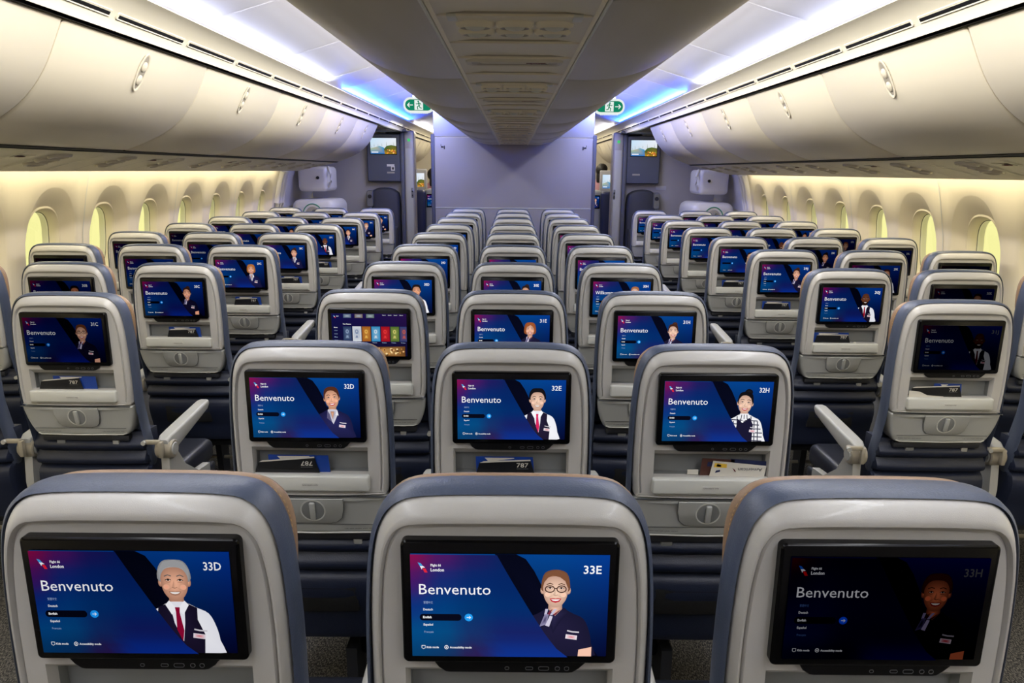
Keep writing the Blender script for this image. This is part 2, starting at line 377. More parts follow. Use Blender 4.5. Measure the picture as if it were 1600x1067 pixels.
    if style in ('short', 'grey'): p.poly([H(*q) for q in sm([(0, -1.72), (-0.75, -1.6), (-1.16, -0.9), (-1.12, 0.0), (0, 0.1), (1.12, 0.0), (1.16, -0.9), (0.75, -1.6)])], hair, [min(255, v*1.3+10) for v in hair])
    face = [(0, -1.42 if style == 'bald' else -1.12), (-0.62, -1.2 if style == 'bald' else -0.98), (-0.96, -0.45), (-0.98, 0.2), (-0.82, 0.9), (-0.42, 1.45), (0, 1.6), (0.42, 1.45), (0.82, 0.9), (0.98, 0.2), (0.96, -0.45), (0.62, -1.2 if style == 'bald' else -0.98)]
    p.poly([H(*q) for q in sm(face)], [v*0.80 for v in sk], lt)
    if style == 'bald': pass
    elif style in ('back', 'bun'):
        p.poly([H(*q) for q in [(0.2, -1.66), (-0.6, -1.44), (-1.02, -0.7), (-1.02, -0.1), (-0.9, -0.6), (-0.62, -0.98), (-0.25, -1.2), (0.35, -1.02), (0.75, -0.7), (0.95, -0.15), (1.05, -0.1), (1.07, -0.7), (0.8, -1.35)]], [v*1.12 for v in hair])
    elif style in ('long', 'bob'):
        p.poly([H(*q) for q in [(0.2, -1.55), (-0.75, -1.3), (-1.1, -0.3), (-1.15, 0.7), (-0.9, 0.2), (-0.75, -0.5), (0.1, -0.95), (0.7, -0.5), (0.95, 0.3), (1.15, 0.7), (1.15, -0.4), (0.85, -1.3)]], [v*1.12 for v in hair])
    else:
        p.poly([H(*q) for q in [(0.1, -1.72), (-0.7, -1.55), (-1.1, -0.9), (-1.06, -0.1), (-0.94, -0.6), (-0.76, -1.0), (-0.3, -1.16), (0.3, -1.1), (0.76, -1.02), (0.94, -0.6), (1.06, -0.1), (1.12, -0.9), (0.75, -1.5)]], [v*1.1+4 for v in hair])
    if beard: p.poly([H(*q) for q in [(-0.95, 0.3), (-0.85, 0.95), (-0.42, 1.5), (0, 1.66), (0.42, 1.5), (0.85, 0.95), (0.95, 0.3), (0.6, 0.72), (0.0, 0.62), (-0.6, 0.72)]], [v*0.35 for v in sk])
    for s_ in (-1, 1):
        c = H(s_*0.62, 0.45); p.ell(c[0], c[1], 0.26*u, 0.22*u, [v*0.955 for v in lt], [min(255, lt[0]*1.0), lt[1]*0.93, lt[2]*0.93], 12)
        p.stroke([H(s_*0.2, -0.42), H(s_*0.45, -0.52), H(s_*0.72, -0.40)], 0.075*u, [max(10, v*0.7) for v in (hair if style != 'bald' else (30, 20, 16))])
        e = H(s_*0.44, -0.12); p.ell(e[0], e[1], 0.19*u, 0.075*u, (226, 212, 208), None, 12); p.ell(e[0], e[1], 0.085*u, 0.08*u, (34, 22, 18), None, 10)
        p.stroke([H(s_*0.22, -0.11), H(s_*0.44, -0.21), H(s_*0.68, -0.10)], 0.055*u, (60, 36, 30)); p.stroke([H(s_*0.26, 0.02), H(s_*0.44, 0.06), H(s_*0.62, 0.01)], 0.04*u, dk); p.stroke([H(s_*0.20, 0.46), H(s_*0.46, 0.68), H(s_*0.56, 0.92)], 0.05*u, [v*0.84 for v in lt])
    p.poly([H(-0.02, -0.1), H(-0.2, 0.42), H(0.0, 0.50), H(0.0, 0.0)], [v*0.84 for v in lt]); p.poly([H(0.02, -0.1), H(0.2, 0.42), H(0.0, 0.50), H(0.0, 0.0)], [v*0.95 for v in lt])
    p.stroke([H(-0.18, 0.44), H(0, 0.52), H(0.18, 0.44)], 0.06*u, dk)
    lip = (190, 30, 50) if outfit != 'vest' else [v*0.78 for v in sk]
    p.poly([H(*q) for q in [(-0.48, 0.76), (-0.15, 0.74), (0, 0.77), (0.15, 0.74), (0.48, 0.76), (0.3, 1.04), (0, 1.13), (-0.3, 1.04)]], lip)
    p.poly([H(-0.37, 0.82), H(0, 0.83), H(0.37, 0.82), H(0.2, 0.95), H(0, 0.98), H(-0.2, 0.95)], (250, 246, 244))
    if glasses:
        for s_ in (-1, 1): e = H(s_*0.46, -0.06); p.ringe(e[0], e[1], 0.40*u, 0.28*u, 0.09*u, (52, 24, 22))
        p.stroke([H(-0.1, -0.12), H(0.1, -0.12)], 0.08*u, (52, 24, 22))
def logo(p, x=312, y=428, s=1.0):
    p.poly([(x, y), (x+14*s, y+3*s), (x+26*s, y+17*s), (x+10*s, y+17*s)], (70, 160, 220))
    p.poly([(x+10*s, y+17*s), (x+26*s, y+17*s), (x+36*s, y+24*s), (x+22*s, y+26*s), (x+20*s, y+34*s)], (240, 240, 245))
    p.poly([(x+22*s, y+27*s), (x+38*s, y+29*s), (x+48*s, y+48*s), (x+33*s, y+48*s)], (220, 40, 60))
W_ = (245, 245, 248); G_ = (150, 170, 205)
def welcome(seat, pk, word='Benvenuto', detail=True):
    p = Pic()
    p.grid(lambda u, v: (PX0+(PX1-PX0)*u, PY0+(PY1-PY0)*v), lambda u, v: (5, 66-48*v-8*(u > .9), 140-96*v+10*(u-.6)), 4, 6)
    p.poly([(690, 390), (795, 390), (842, 412), (885, 470), (925, 545), (960, 640), (1100, 740), (1215, 895), (1000, 895), (800, 600)], (6, 8, 24), (8, 10, 30))
    p.dim = .75 if seat in ('33H', '31J') else 1.0; portrait(p, **pk); p.dim = 1.0  # viewing-angle dimming put into the portrait colours
    p.grid(lambda u, v: (PX0+(bound(PY0+(PY1-PY0)*v)-PX0)*u, PY0+(PY1-PY0)*v),
           lambda u, v: ctrl(((bound(PY0+(PY1-PY0)*v)-PX0)*u)/470.0, v), 14, 12)
    logo(p)
    p.text('Flight 66', 375, 426, 446, 11, W_, 0.02); p.text('London', 375, 441, 470, 15, W_, 0.02)
    p.text(word, 316, 670 if word[0] == 'B' else 690, 582, 50, W_, 0.0)
    p.dim = .35 if seat in ('33H', '31J') else 1.0; p.text(seat, 1127, 1215, 475, 38, W_, 0.014); p.dim = 1.0  # seat number also dimmed in its colour for the oblique view
    if detail:
        p.text('繁體中文', 337, 383, 628, 10, G_, 0.0)
        p.text('Deutsch', 335, 382, 662, 11, W_, 0.015); p.text('Español', 335, 382, 738, 11, W_, 0.015); p.text('Français', 338, 384, 774, 10, G_, 0.0)
    n = 8; pill = [(333+17*math.cos(PI/2+PI*i/n), 695.5-17*math.sin(PI/2+PI*i/n)) for i in range(n+1)] + [(508+17*math.cos(-PI/2+PI*i/n), 695.5-17*math.sin(-PI/2+PI*i/n)) for i in range(n+1)]
    p.poly(pill, (8, 10, 26)); p.ell(561, 695, 21, 19, (30, 150, 235), (50, 170, 250), 18)
    p.stroke([(551, 695), (571, 695)], 3, W_); p.stroke([(563, 688), (571, 695), (563, 702)], 3, W_)
    if detail:
        p.text('English', 333, 376, 700, 11, W_, 0.03)
        p.stroke([(324, 838), (341, 838), (341, 850), (332, 855), (324, 850), (324, 838)], 2.5, W_); p.ringe(448, 846, 9, 9, 3, W_, 14); p.ell(448, 846, 3.5, 3.5, W_, None, 8)
    p.text('Kids mode', 348, 410, 851, 10, W_, 0.02); p.text('Accessibility mode', 465, 575, 851, 10, W_, 0.02)
    return p
def browser():
    p = Pic()
    p.grid(lambda u, v: (PX0+(PX1-PX0)*u, PY0+(PY1-PY0)*v), lambda u, v: (16+22*u*(1-v), 16, 44+26*(1-v)), 6, 5)
    logo(p, 300, 410, 0.7); p.text('Flight 66', 340, 372, 425, 10, W_)
    for i, t in enumerate(['Movies', 'TV', 'Audio', 'Map', 'Games']): p.text(t, 305, 350, 560+i*38, 11, G_ if i else W_, 0.01)
    for i in range(3): p.poly([(430+i*150, 395), (535+i*150, 395), (535+i*150, 440), (430+i*150, 440)], [(60, 80, 110), (110, 90, 80), (80, 100, 90)][i], (160, 170, 180)); 
    for i in range(4): p.text('Search', 940+i*75, 985+i*75, 410, 9, W_)
    p.text('New Releases', 425, 530, 520, 13, W_, 0.02)
    cols = [((28, 44, 80), (150, 170, 200)), ((210, 214, 218), (60, 90, 140)), ((150, 84, 30), (240, 190, 90)), ((40, 130, 180), (220, 230, 235)), ((150, 16, 30), (240, 60, 60)), ((70, 100, 40), (220, 210, 120)), ((40, 60, 110), (200, 90, 60))]
    for i, (a, b) in enumerate(cols):
        x = 422 + i*124; p.poly([(x, 540), (x+114, 540), (x+114, 718), (x, 718)], a, [(q+w)/2 for q, w in zip(a, b)])
        p.ell(x+54, 600, 20, 24, b, a, 12); p.poly([(x+20, 690), (x+35, 635), (x+73, 635), (x+88, 690)], a, b); p.text('Title', x+8, x+70, 738, 10, G_)
    rnd = random.Random(3)
    p.poly([(430, 790), (1230, 775), (1230, 895), (400, 895)], (96, 58, 26), (210, 160, 96))
    for i in range(60):
        x = rnd.uniform(440, 1210); y = rnd.uniform(795, 885); c = rnd.choice([(240, 210, 150), (120, 70, 30), (200, 140, 70), (70, 40, 20), (230, 180, 120)])
        p.ell(x, y, rnd.uniform(8, 20), rnd.uniform(6, 13), c, None, 7)
    return p

# ------------------------------------------------------------------ SEAT meshes (local: x across, y forward from the rear shell face, z up from floor)
def make_shell():
    half = catmull([(0, 1.163), (.08, 1.1622), (.128, 1.1585), (.150, 1.150), (.166, 1.134), (.1765, 1.112), (.1825, 1.085), (.187, 1.045), (.190, .98), (.1905, .90), (.190, .84), (.187, .80)], 4)
    half += [(.1855, .793), (.182, .7885), (.176, .7875), (.12, .7875), (.06, .7875), (0, .7875)]
    out = mirror_outline(half)
    if area2(out) > 0: out = out[::-1]
    def ins(a, top): return lambda nx, nz, p: a*(1.0 if nz > -0.5 else 0.35) + top*max(0, nz)
    bow = lambda y0: (lambda x, z: y0 + 0.012*(abs(x)/0.19)**3)        # the shell wraps forward at its sides
    R = [ring3(out, 0.062), ring3(out, 0.030), ring3(offset2(out, ins(.0015, .001)), bow(0.016)), ring3(offset2(out, ins(.0035, .003)), bow(0.010)),
         ring3(offset2(out, ins(.0085, .010)), bow(0.0005)), ring3(offset2(out, ins(.0110, .0135)), bow(-0.0012)), ring3(offset2(out, ins(.0130, .0160)), bow(-0.0010)),
         ring3(offset2(out, ins(.0145, .0172)), bow(0.0012)), ring3(offset2(out, ins(.0165, .0182)), bow(0.0070)), ring3(offset2(out, ins(.020, .0190)), 0.0105)]
    inner = offset2(out, ins(.020, .0190))
    mb = MB(); mb.loft(R, 'shell', cap0=True, cap1=False)
    cz = 0.875; x1, z0, z1 = .1415, .8435, .914
    def rect(p, X=x1, Z0=z0, Z1=z1):
        dx, dz = p[0], p[1]-cz; k = 1e9
        if abs(dx) > 1e-9: k = min(k, X/abs(dx))
        if dz > 1e-9: k = min(k, (Z1-cz)/dz)
        if dz < -1e-9: k = min(k, (cz-Z0)/-dz)
        return (dx*k, cz + dz*k)
    # add exact corners by snapping the nearest point
    r0 = [rect(p) for p in inner]
    for cxz in ((x1, z0), (x1, z1), (-x1, z0), (-x1, z1)):
        i = min(range(len(r0)), key=lambda i: (r0[i][0]-cxz[0])**2 + (r0[i][1]-cxz[1])**2); r0[i] = cxz
    def shrink(p, t): return (p[0]*0.97, min(p[1], z1 - t) if p[1] > cz else max(p[1], z0+0.001))
    r1 = [shrink(p, .016) for p in r0]
    mb.loft([ring3(inner, 0.0105), ring3(r0, 0.0085)], 'shell', cap0=False, cap1=False)
    mb.loft([ring3(r0, 0.0085), ring3(r1, 0.026)], 'shell', cap0=False, cap1=False)
    mb.loft([ring3(r1, 0.026), ring3(r1, 0.045)], 'pocket_inside', cap0=False, cap1=True)
    return mb
def tz(z, y=0.0): return y + max(0, .787 - z)*0.20       # lower back slants forward
def make_tray():
    mb = MB(); half = [(0, .785), (.10, .785), (.178, .785), (.1845, .781), (.185, .77), (.181, .74), (.173, .71), (.163, .688), (.155, .680), (.146, .677), (.08, .677), (0, .677)]
    out = mirror_outline(half); 
    if area2(out) > 0: out = out[::-1]
    Y = lambda y0: (lambda x, z: tz(z, y0) + 0.010*(abs(x)/0.19)**3)
    mb.loft([ring3(out, Y(.06)), ring3(out, Y(.006)), ring3(offset2(out, .0025), Y(.002)), ring3(offset2(out, .007), Y(.0)), ring3(offset2(out, .012), Y(.0))], 'tray')
    # bright lower rim
    mb.tube([(-.152, tz(.681, -.001)+.006, .684), (-.14, tz(.68, -.002)+.003, .680), (0, tz(.68, -.002), .679), (.14, tz(.68, -.002)+.003, .680), (.152, tz(.681, -.001)+.006, .684)], .0022, 'lip', 6)
    return mb
def make_tray_door():       # centre flap with round latch
    mb = MB(); o = [(-.076, .7815), (.076, .7815), (.0755, .750), (.069, .724), (.056, .712), (.040, .7085), (-.040, .7085), (-.056, .712), (-.069, .724), (-.0755, .750)]
    if area2(o) > 0: o = o[::-1]
    mb.loft([ring3(offset2(o, -.0012), lambda x, z: tz(z, .0004)), ring3(offset2(o, -.0012), lambda x, z: tz(z, -.0004))], 'seam')
    mb.loft([ring3(o, lambda x, z: tz(z, .0)), ring3(o, lambda x, z: tz(z, -.0015)), ring3(offset2(o, .002), lambda x, z: tz(z, -.003))], 'tray')
    mb.rbox((0, tz(.786, .003), .7863), (.37, .006, .0016), 0, 'seam')
    mb.rbox((0, tz(.697, .0), .7035), (.31, .0016, .0009), 0, 'seam')
    return mb
def make_latch():
    mb = MB(); zc = .747; yc = tz(zc, -.0035); n = 28; r = .0300
    def cr(rr, y): return [(rr*math.cos(2*PI*k/n), y - .20*rr*math.sin(2*PI*k/n), zc + rr*math.sin(2*PI*k/n)) for k in range(n)]
    mb.loft([cr(r+.0016, yc+.001), cr(r+.0016, yc-.0008), cr(r, yc-.001), cr(r-.002, yc+.0)], 'lip', cap0=False, cap1=False)
    mb.loft([cr(r-.002, yc-.0002), cr(r-.004, yc-.0004)], 'pocket_inside', cap0=False)
    mb.rbox((0, yc-.003, zc), (.014, .009, .050), .003, 'tray', rot=Matrix.Rotation(.197, 3, 'X'))
    return mb
def make_lip():
    mb = MB(); o = rrect(-.1445, .1445, .8015, .8435, .007)
    mb.loft([ring3(o, .02), ring3(o, -.001), ring3(offset2(o, .002), -.0042), ring3(offset2(o, .005), -.0055)], 'lip')
    o = rrect(-.022, .022, .8165, .8255, .003); mb.loft([ring3(o, -.0055), ring3(o, -.0062)], 'sticker')
    V, Fc = text_fit('Literature only', -.0185, .0185, .8188, .0042, 0.0)
    mb.add([(x, -.0064, z) for x, z in V], Fc, 'ink'); return mb
def make_notice():
    mb = MB()
    for body, a, b in (('Fasten seat belt while seated', -.146, -.070), ('Life vest under your seat', .074, .146)):
        V, Fc = text_fit(body, a, b, .6905, .0034, 0.0); mb.add([(x, tz(z, -.0011)+0.010*(abs(x)/0.19)**3 - .0004, z) for x, z in V], Fc, 'ink')
    return mb
def make_bezel():
    mb = MB(); o = rrect(-.1420, .1420, .9305, 1.1105, .008)
    mb.loft([ring3(o, .02), ring3(o, -.001), ring3(offset2(o, .0015), -.0030), ring3(offset2(o, .0035), -.0040)], 'black_gloss')
    b = [(-.100, .9315), (.102, .9315), (.095, .921), (.086, .9145), (.080, .9135), (-.080, .9135), (-.086, .9145), (-.095, .921)]
    if area2(b) > 0: b = b[::-1]
    mb.loft([ring3(b, .02), ring3(b, .001), ring3(offset2(b, .0015), -.001)], 'black')
    return mb
def make_ports():
    L = []
    for x, w, h, mt in ((-.003, .006, .005, 'port_metal'), (.027, .0105, .005, 'port_metal'), (.0465, .0145, .0062, 'port_metal'), (.065, .0068, .0064, 'port_metal'), (.0775, .0068, .0064, 'port_metal')):
        mb = MB(); r = min(w, h)*.45; o = rrect(x-w/2, x+w/2, .9215-h/2, .9215+h/2, r, 4); i = offset2(o, .0007)
        mb.loft([ring3(o, -.0008), ring3(o, -.0016), ring3(i, -.0016), ring3(i, -.0010)], mt, cap1=False, cap0=False); mb.loft([ring3(i, -.0012), ring3(i, -.0011)], 'black')
        L.append(mb)
    return L
def make_back():
    half = catmull([(0, 1.170), (.08, 1.1692), (.130, 1.1655), (.154, 1.156), (.171, 1.139), (.182, 1.116), (.189, 1.088), (.194, 1.045), (.1975, .98), (.199, .90), (.199, .80), (.199, .70), (.200, .62), (.199, .56), (.190, .53), (.15, .522), (0, .52)], 3)
    out = mirror_outline(half)
    if area2(out) > 0: out = out[::-1]
    def Y(y0): return lambda x, z: y0 + max(0, .787 - z)*0.22
    mb = MB()
    mb.loft([ring3(offset2(out, .010), Y(.052)), ring3(offset2(out, .006), Y(.021)), ring3(offset2(out, .001), Y(.027)), ring3(offset2(out, -.001), Y(.04)), ring3(offset2(out, -.001), Y(.055)),
             ring3(offset2(out, .003), Y(.075)), ring3(offset2(out, .012), Y(.092)), ring3(offset2(out, .03), Y(.100))], 'leather_blue')
    return mb
def make_headrest():
    mb = MB(); half = catmull([(0, 1.159), (.09, 1.158), (.135, 1.153), (.160, 1.140), (.177, 1.115), (.184, 1.07), (.180, 1.00), (.165, .965), (.14, .955), (0, .955)], 3)
    out = mirror_outline(half)
    if area2(out) > 0: out = out[::-1]
    mb.loft([ring3(offset2(out, .006), .082), ring3(out, .088), ring3(offset2(out, -.002), .096), ring3(out, .104), ring3(offset2(out, .010), .112), ring3(offset2(out, .03), .125)], 'leather_tan')
    n = len(out); q = offset2(out, .001)
    for i in range(0, n, 1):
        a = q[i]; b = q[(i+1) % n]
        if a[1] < 1.0 or b[1] < 1.0: continue
        l = math.hypot(b[0]-a[0], b[1]-a[1]); k = max(1, int(l/.006))
        for j in range(k):
            t = (j+.25)/k; t2 = (j+.75)/k
            mb.tube([(a[0]+(b[0]-a[0])*t, .0875, a[1]+(b[1]-a[1])*t), (a[0]+(b[0]-a[0])*t2, .0875, a[1]+(b[1]-a[1])*t2)], .0009, 'thread', 4)
    return mb
def make_lower():
    mb = MB(); prof = catmull([(.062, .676), (.058, .655), (.040, .635), (.044, .618), (.062, .604), (.044, .580), (.050, .560), (.072, .552), (.050, .535), (.044, .50), (.052, .46), (.064, .42), (.072, .36), (.078, .34)], 3)
    rings = []
    for x, e in ((-.197, .02), (-.190, .006), (-.17, 0), (-.06, -.004), (.06, -.004), (.17, 0), (.190, .006), (.197, .02)):
        rings.append([(x, y + e, z) for y, z in prof] + [(x, .155, .34), (x, .14, .672)])
    mb.loft(rings, 'leather_navy')
    mb.rbox((-.01, .064, .475), (.21, .04, .085), .008, 'fabric_black', rot=Matrix.Rotation(0.12, 3, 'X'))
    # grey bracket and belt anchor seen under the shell
    mb.rbox((0, .052, .660), (.30, .03, .022), .006, 'frame_dark'); mb.rbox((.10, .045, .655), (.022, .012, .040), .003, 'arm'); mb.rbox((-.09, .045, .652), (.030, .010, .032), .003, 'pocket_inside')
    return mb
def make_cushion():
    mb = MB(); mb.rbox((0, .36, .415), (.42, .44, .095), .032, 'leather_dark', 4); mb.rbox((0, .35, .34), (.43, .42, .05), .012, 'frame_dark')
    return mb
def make_arm():
    mb = MB()
    # arm pad: tapered bar from the pivot forward
    rings = []
    for y, hw, zt, zb in ((.075, .018, .640, .590), (.10, .023, .652, .578), (.14, .0245, .655, .592), (.30, .024, .668, .622), (.41, .023, .677, .642), (.432, .019, .676, .650), (.438, .012, .672, .656)):
        rings.append([(x, y, z) for x, z in rrect(-hw, hw, zb, zt, .009, 3)])
    mb.loft(rings, 'arm')
    # shroud below, curving down to the seat frame
    pr = [(.085, .60), (.13, .60), (.20, .50), (.30, .43), (.40, .42), (.40, .36), (.08, .36), (.07, .48)]
    mb.loft([[(x, y, z) for y, z in pr] for x in (-.014, .014)], 'arm')
    # bracket lever to the seat back
    mb.rbox((-.028, .055, .640), (.060, .016, .016), .005, 'beige_metal'); mb.cyl((-.052, .046, .640), (0, 1, 0), .008, .012, 'arm', 12)
    mb.rbox((.002, .055, .612), (.016, .020, .06), .005, 'beige_metal'); 
    return mb
def make_pivot():
    mb = MB(); mb.cyl((0, .098, .600), (1, 0, 0), .034, .058, 'beige_metal', 24, .004); mb.cyl((0, .098, .600), (1, 0, 0), .024, .064, 'arm', 24, .003); return mb

def tomesh(mb, name, **k):
    o = mb.build(name, **k); me = o.data; bpy.data.objects.remove(o); return me
M_shell = tomesh(make_shell(), 'shell', ang=28); M_tray = tomesh(make_tray(), 'tray_table'); M_door = tomesh(make_tray_door(), 'tray_flap')
M_latch = tomesh(make_latch(), 'latch'); M_lip = tomesh(make_lip(), 'pocket_lip'); M_notice = tomesh(make_notice(), 'notice', smooth=False)
M_bezel = tomesh(make_bezel(), 'display'); M_ports = [tomesh(p, 'port') for p in make_ports()]
M_back = tomesh(make_back(), 'backrest', ang=60); M_head = tomesh(make_headrest(), 'headrest', ang=60); M_low = tomesh(make_lower(), 'lower_back')
M_cush = tomesh(make_cushion(), 'seat_cushion', ang=60); M_arm = tomesh(make_arm(), 'armrest'); M_piv = tomesh(make_pivot(), 'pivot')

# ------------------------------------------------------------------ seats
PITCHY, SX = 0.787, 0.492
COLX = {'D': -SX, 'E': 0.0, 'H': SX, 'C': -1.475, 'B': -1.962, 'A': -2.446, 'J': 1.476, 'K': 1.962, 'L': 2.446}
def seat_y(row, col): return 0.860 + (33-row)*PITCHY - (0.0 if col in 'DEH' else 0.115) - (0.012 if row == 33 else 0.0)
P_ = {
 '33D': dict(skin='light', hair=(150, 150, 152), style='grey', outfit='vest', tie=(150, 16, 60), dx=-18, dy=-22, scale=1.08),
 '33E': dict(skin='pale', hair=(112, 72, 50), style='back', glasses=True, outfit='dress'),
 '33H': dict(skin='light', hair=(120, 80, 60), style='short', outfit='dress', dx=18, dy=4),
 '32D': dict(skin='olive', hair=(74, 40, 28), style='back', outfit='blazer', tilt=-.08, dx=15),
 '32E': dict(skin='pale', hair=(16, 14, 18), style='short', outfit='vest', tie=(214, 40, 96), dx=8),
 '32H': dict(skin='pale', hair=(16, 14, 18), style='bun', outfit='plaid', tilt=.06, dx=20, dy=10),
 '31E': dict(skin='light', hair=(142, 76, 40), style='bob', outfit='dress', dx=8, scale=.9),
 '31H': dict(skin='pale', hair=(60, 34, 26), style='bun', outfit='dress', dx=10, dy=10, scale=.92),
 '31C': dict(skin='pale', hair=(112, 72, 50), style='back', glasses=True, outfit='dress'),
 '31J': dict(skin='brown', hair=(20, 14, 12), style='bald', beard=True, outfit='vest', tie=(120, 20, 50)),
 '30J': dict(skin='brown', hair=(20, 14, 12), style='bald', beard=True, outfit='vest', tie=(170, 20, 50)),
 '30C': dict(skin='light', hair=(60, 38, 30), style='bun', outfit='dress', scale=.9),
 '30B': dict(skin='tan', hair=(30, 20, 18), style='short', outfit='vest'),
 '29C': dict(skin='light', hair=(170, 110, 60), style='bob', outfit='blazer'),
 '28C': dict(skin='light', hair=(60, 36, 28), style='bun', outfit='blazer'),
 '27C': dict(skin='brown', hair=(20, 14, 12), style='bald', outfit='vest', tie=(190, 20, 60)),
 '29J': dict(skin='light', hair=(60, 36, 28), style='bun', outfit='dress'),
 '28J': dict(skin='light', hair=(40, 26, 22), style='short', outfit='vest'),
 '29K': dict(skin='light', hair=(70, 44, 34), style='short', outfit='vest'),
}
POOL = [dict(skin='light', hair=(60, 36, 28), style='back', outfit='blazer'), dict(skin='brown', hair=(20, 14, 12), style='bald', outfit='vest'),
        dict(skin='pale', hair=(150, 96, 60), style='back', outfit='dress'), dict(skin='tan', hair=(26, 18, 16), style='short', outfit='vest', tie=(190, 20, 60)),
        dict(skin='olive', hair=(40, 26, 22), style='bun', outfit='dress')]
BR = {'33D': (.80, 1.12), '33E': (1.0, 1.0), '33H': (.26, 2.5), '31C': (.38, 1.35), '31J': (.12, 1.6), '30C': (.75, 1.25), '30J': (.85, 1.15), '30B': (.30, 1.4), '30K': (.07, 1.5), '29A': (.05, 1.5), '29L': (.03, 1.6), '28A': (.2, 1.4)}
def bright(row, col):
    k = '%d%s' % (row, col)
    if k in BR: return BR[k]
    if col in 'DEH': return (1.0, 1.0)
    if col in 'CJ': return (.9, 1.1)
    if col in 'BK': return (.6, 1.2) if row < 28 else (.42, 1.3)
    return (.45, 1.2) if row < 27 else (.14, 1.5)
NUM = {33: 'first', 32: 'second', 31: 'third', 30: 'fourth', 29: 'fifth', 28: 'sixth', 27: 'seventh', 26: 'eighth', 25: 'ninth', 24: 'tenth'}
WHO = {'33D': 'a grey-haired man in a red tie', '33E': 'a woman with glasses', '33H': 'a dim woman, almost black', '32D': 'a woman in a navy blazer', '32E': 'a young man in a pink tie',
       '32H': 'a woman in a plaid blouse', '31E': 'an auburn-haired woman', '31H': 'a woman with a bun', '31C': 'a dim woman with glasses', '31J': 'a dim bearded man', '30J': 'a bearded man in a vest',
       '30C': 'a woman in navy', '29C': 'a fair-haired woman', '28C': 'a woman with dark hair', '27C': 'a bald man in a vest'}
BLOCKW = {'D': 'left seat of the centre block', 'E': 'middle seat of the centre block', 'H': 'right seat of the centre block', 'C': 'aisle seat of the left block', 'B': 'middle seat of the left block',
          'A': 'window seat of the left block', 'J': 'aisle seat of the right block', 'K': 'middle seat of the right block', 'L': 'window seat of the right block'}
def build_seat(row, col):
    k = '%d%s' % (row, col); x = COLX[col]; y = seat_y(row, col)
    if k == '31D': lab = 'grey seat back whose screen 31D shows rows of film posters'
    elif k == '30H': lab = 'grey seat back whose screen reads 30H and Willkommen'
    elif k in WHO: lab = 'grey seat back whose screen reads %s beside %s' % (k, WHO[k])
    elif (row >= 29 and not (col in 'AL' and row > 29)) or (row == 28 and col in 'CJ'): lab = 'grey seat back whose screen reads %s, %s' % (k, BLOCKW[col])
    else: lab = '%s, %s row from the camera, blue cushion edge' % (BLOCKW[col], NUM[row])
    grp = 'seats of the centre block' if col in 'DEH' else ('seats of the left block' if col in 'ABC' else 'seats of the right block')
    t = thing('airliner_seat', (x, y, 0), lab, 'seat', grp)
    inst(M_shell, 'shell', t); inst(M_back, 'backrest', t); tag(inst(M_head, 'headrest', t), 'tan leather headrest')
    tr = inst(M_tray, 'tray_table', t); inst(M_door, 'tray_flap', tr); inst(M_latch, 'latch', tr)
    if row >= 29: inst(M_notice, 'notice_text', tr)
    inst(M_lip, 'pocket_lip', t)
    d = tag(inst(M_bezel, 'display', t), 'black glossy display bezel')
    if row >= 30:
        for q in M_ports: inst(q, 'port', d)
    if k == '31D': pic = browser()
    else: pic = welcome(k, P_.get(k) or POOL[(row*3 + ord(col)) % 5], 'Willkommen' if k == '30H' else 'Benvenuto', row >= 29)
    s = inst(pic.mesh(), 'screen', d); s['brightness'], s['contrast'] = bright(row, col)
    inst(M_low, 'lower_back', t); inst(M_cush, 'seat_cushion', t)
    a = inst(M_arm, 'armrest', t, (SX/2, 0, 0)); inst(M_piv, 'pivot', a)
    if col in 'DAJ': a = inst(M_arm, 'armrest', t, (-SX/2, 0, 0)); inst(M_piv, 'pivot', a)
    return t
def row_base(cols, row):
    xs = [COLX[c] for c in cols]; x0, x1 = min(xs)-.2, max(xs)+.2; y = seat_y(row, cols[0]); cx = (x0+x1)/2
    b = {'D': 'centre', 'A': 'left', 'J': 'right'}[cols[0]]
    t = thing('seat_row_base', (cx, y, 0), 'dark floor frame with tubes under the %s row of the %s block' % (NUM[row], b), 'seat frame', 'frames under the seat rows')
    w = (x1-x0)
    for nm, yy, zz, r, mt in (('cross_tube', .18, .29, .02, 'frame_dark'), ('cross_tube', .48, .28, .02, 'frame_dark'), ('baggage_bar', .455, .095, .009, 'beige_metal')):
        mb = MB(); mb.tube([(-w/2, yy, zz), (w/2, yy, zz)], r, mt, 12); mb.build(nm, t)
    for sx in (-w/2+.25, w/2-.25):
        mb = MB(); mb.loft([[(sx+e, yy, zz) for yy, zz in ((.12, 0), (.20, 0), (.24, .20), (.42, .20), (.44, 0), (.52, 0), (.52, .27), (.12, .27))] for e in (-.015, .015)], 'frame_dark'); mb.build('leg', t)
    for sx in (-w/4, w/4):
        mb = MB(); mb.rbox((sx, .30, .24), (.16, .26, .05), .01, 'black'); mb.build('equipment_box', t)
for row in range(33, 23, -1):
    for c in 'DEH': build_seat(row, c)
    row_base('DEH', row)
for row in range(31, 23, -1):
    for c in 'ABC':
        if not (row == 31 and c == 'A'): build_seat(row, c)
    for c in 'JKL':
        if not (row == 31 and c == 'L'): build_seat(row, c)
    row_base('ABC', row); row_base('JKL', row)

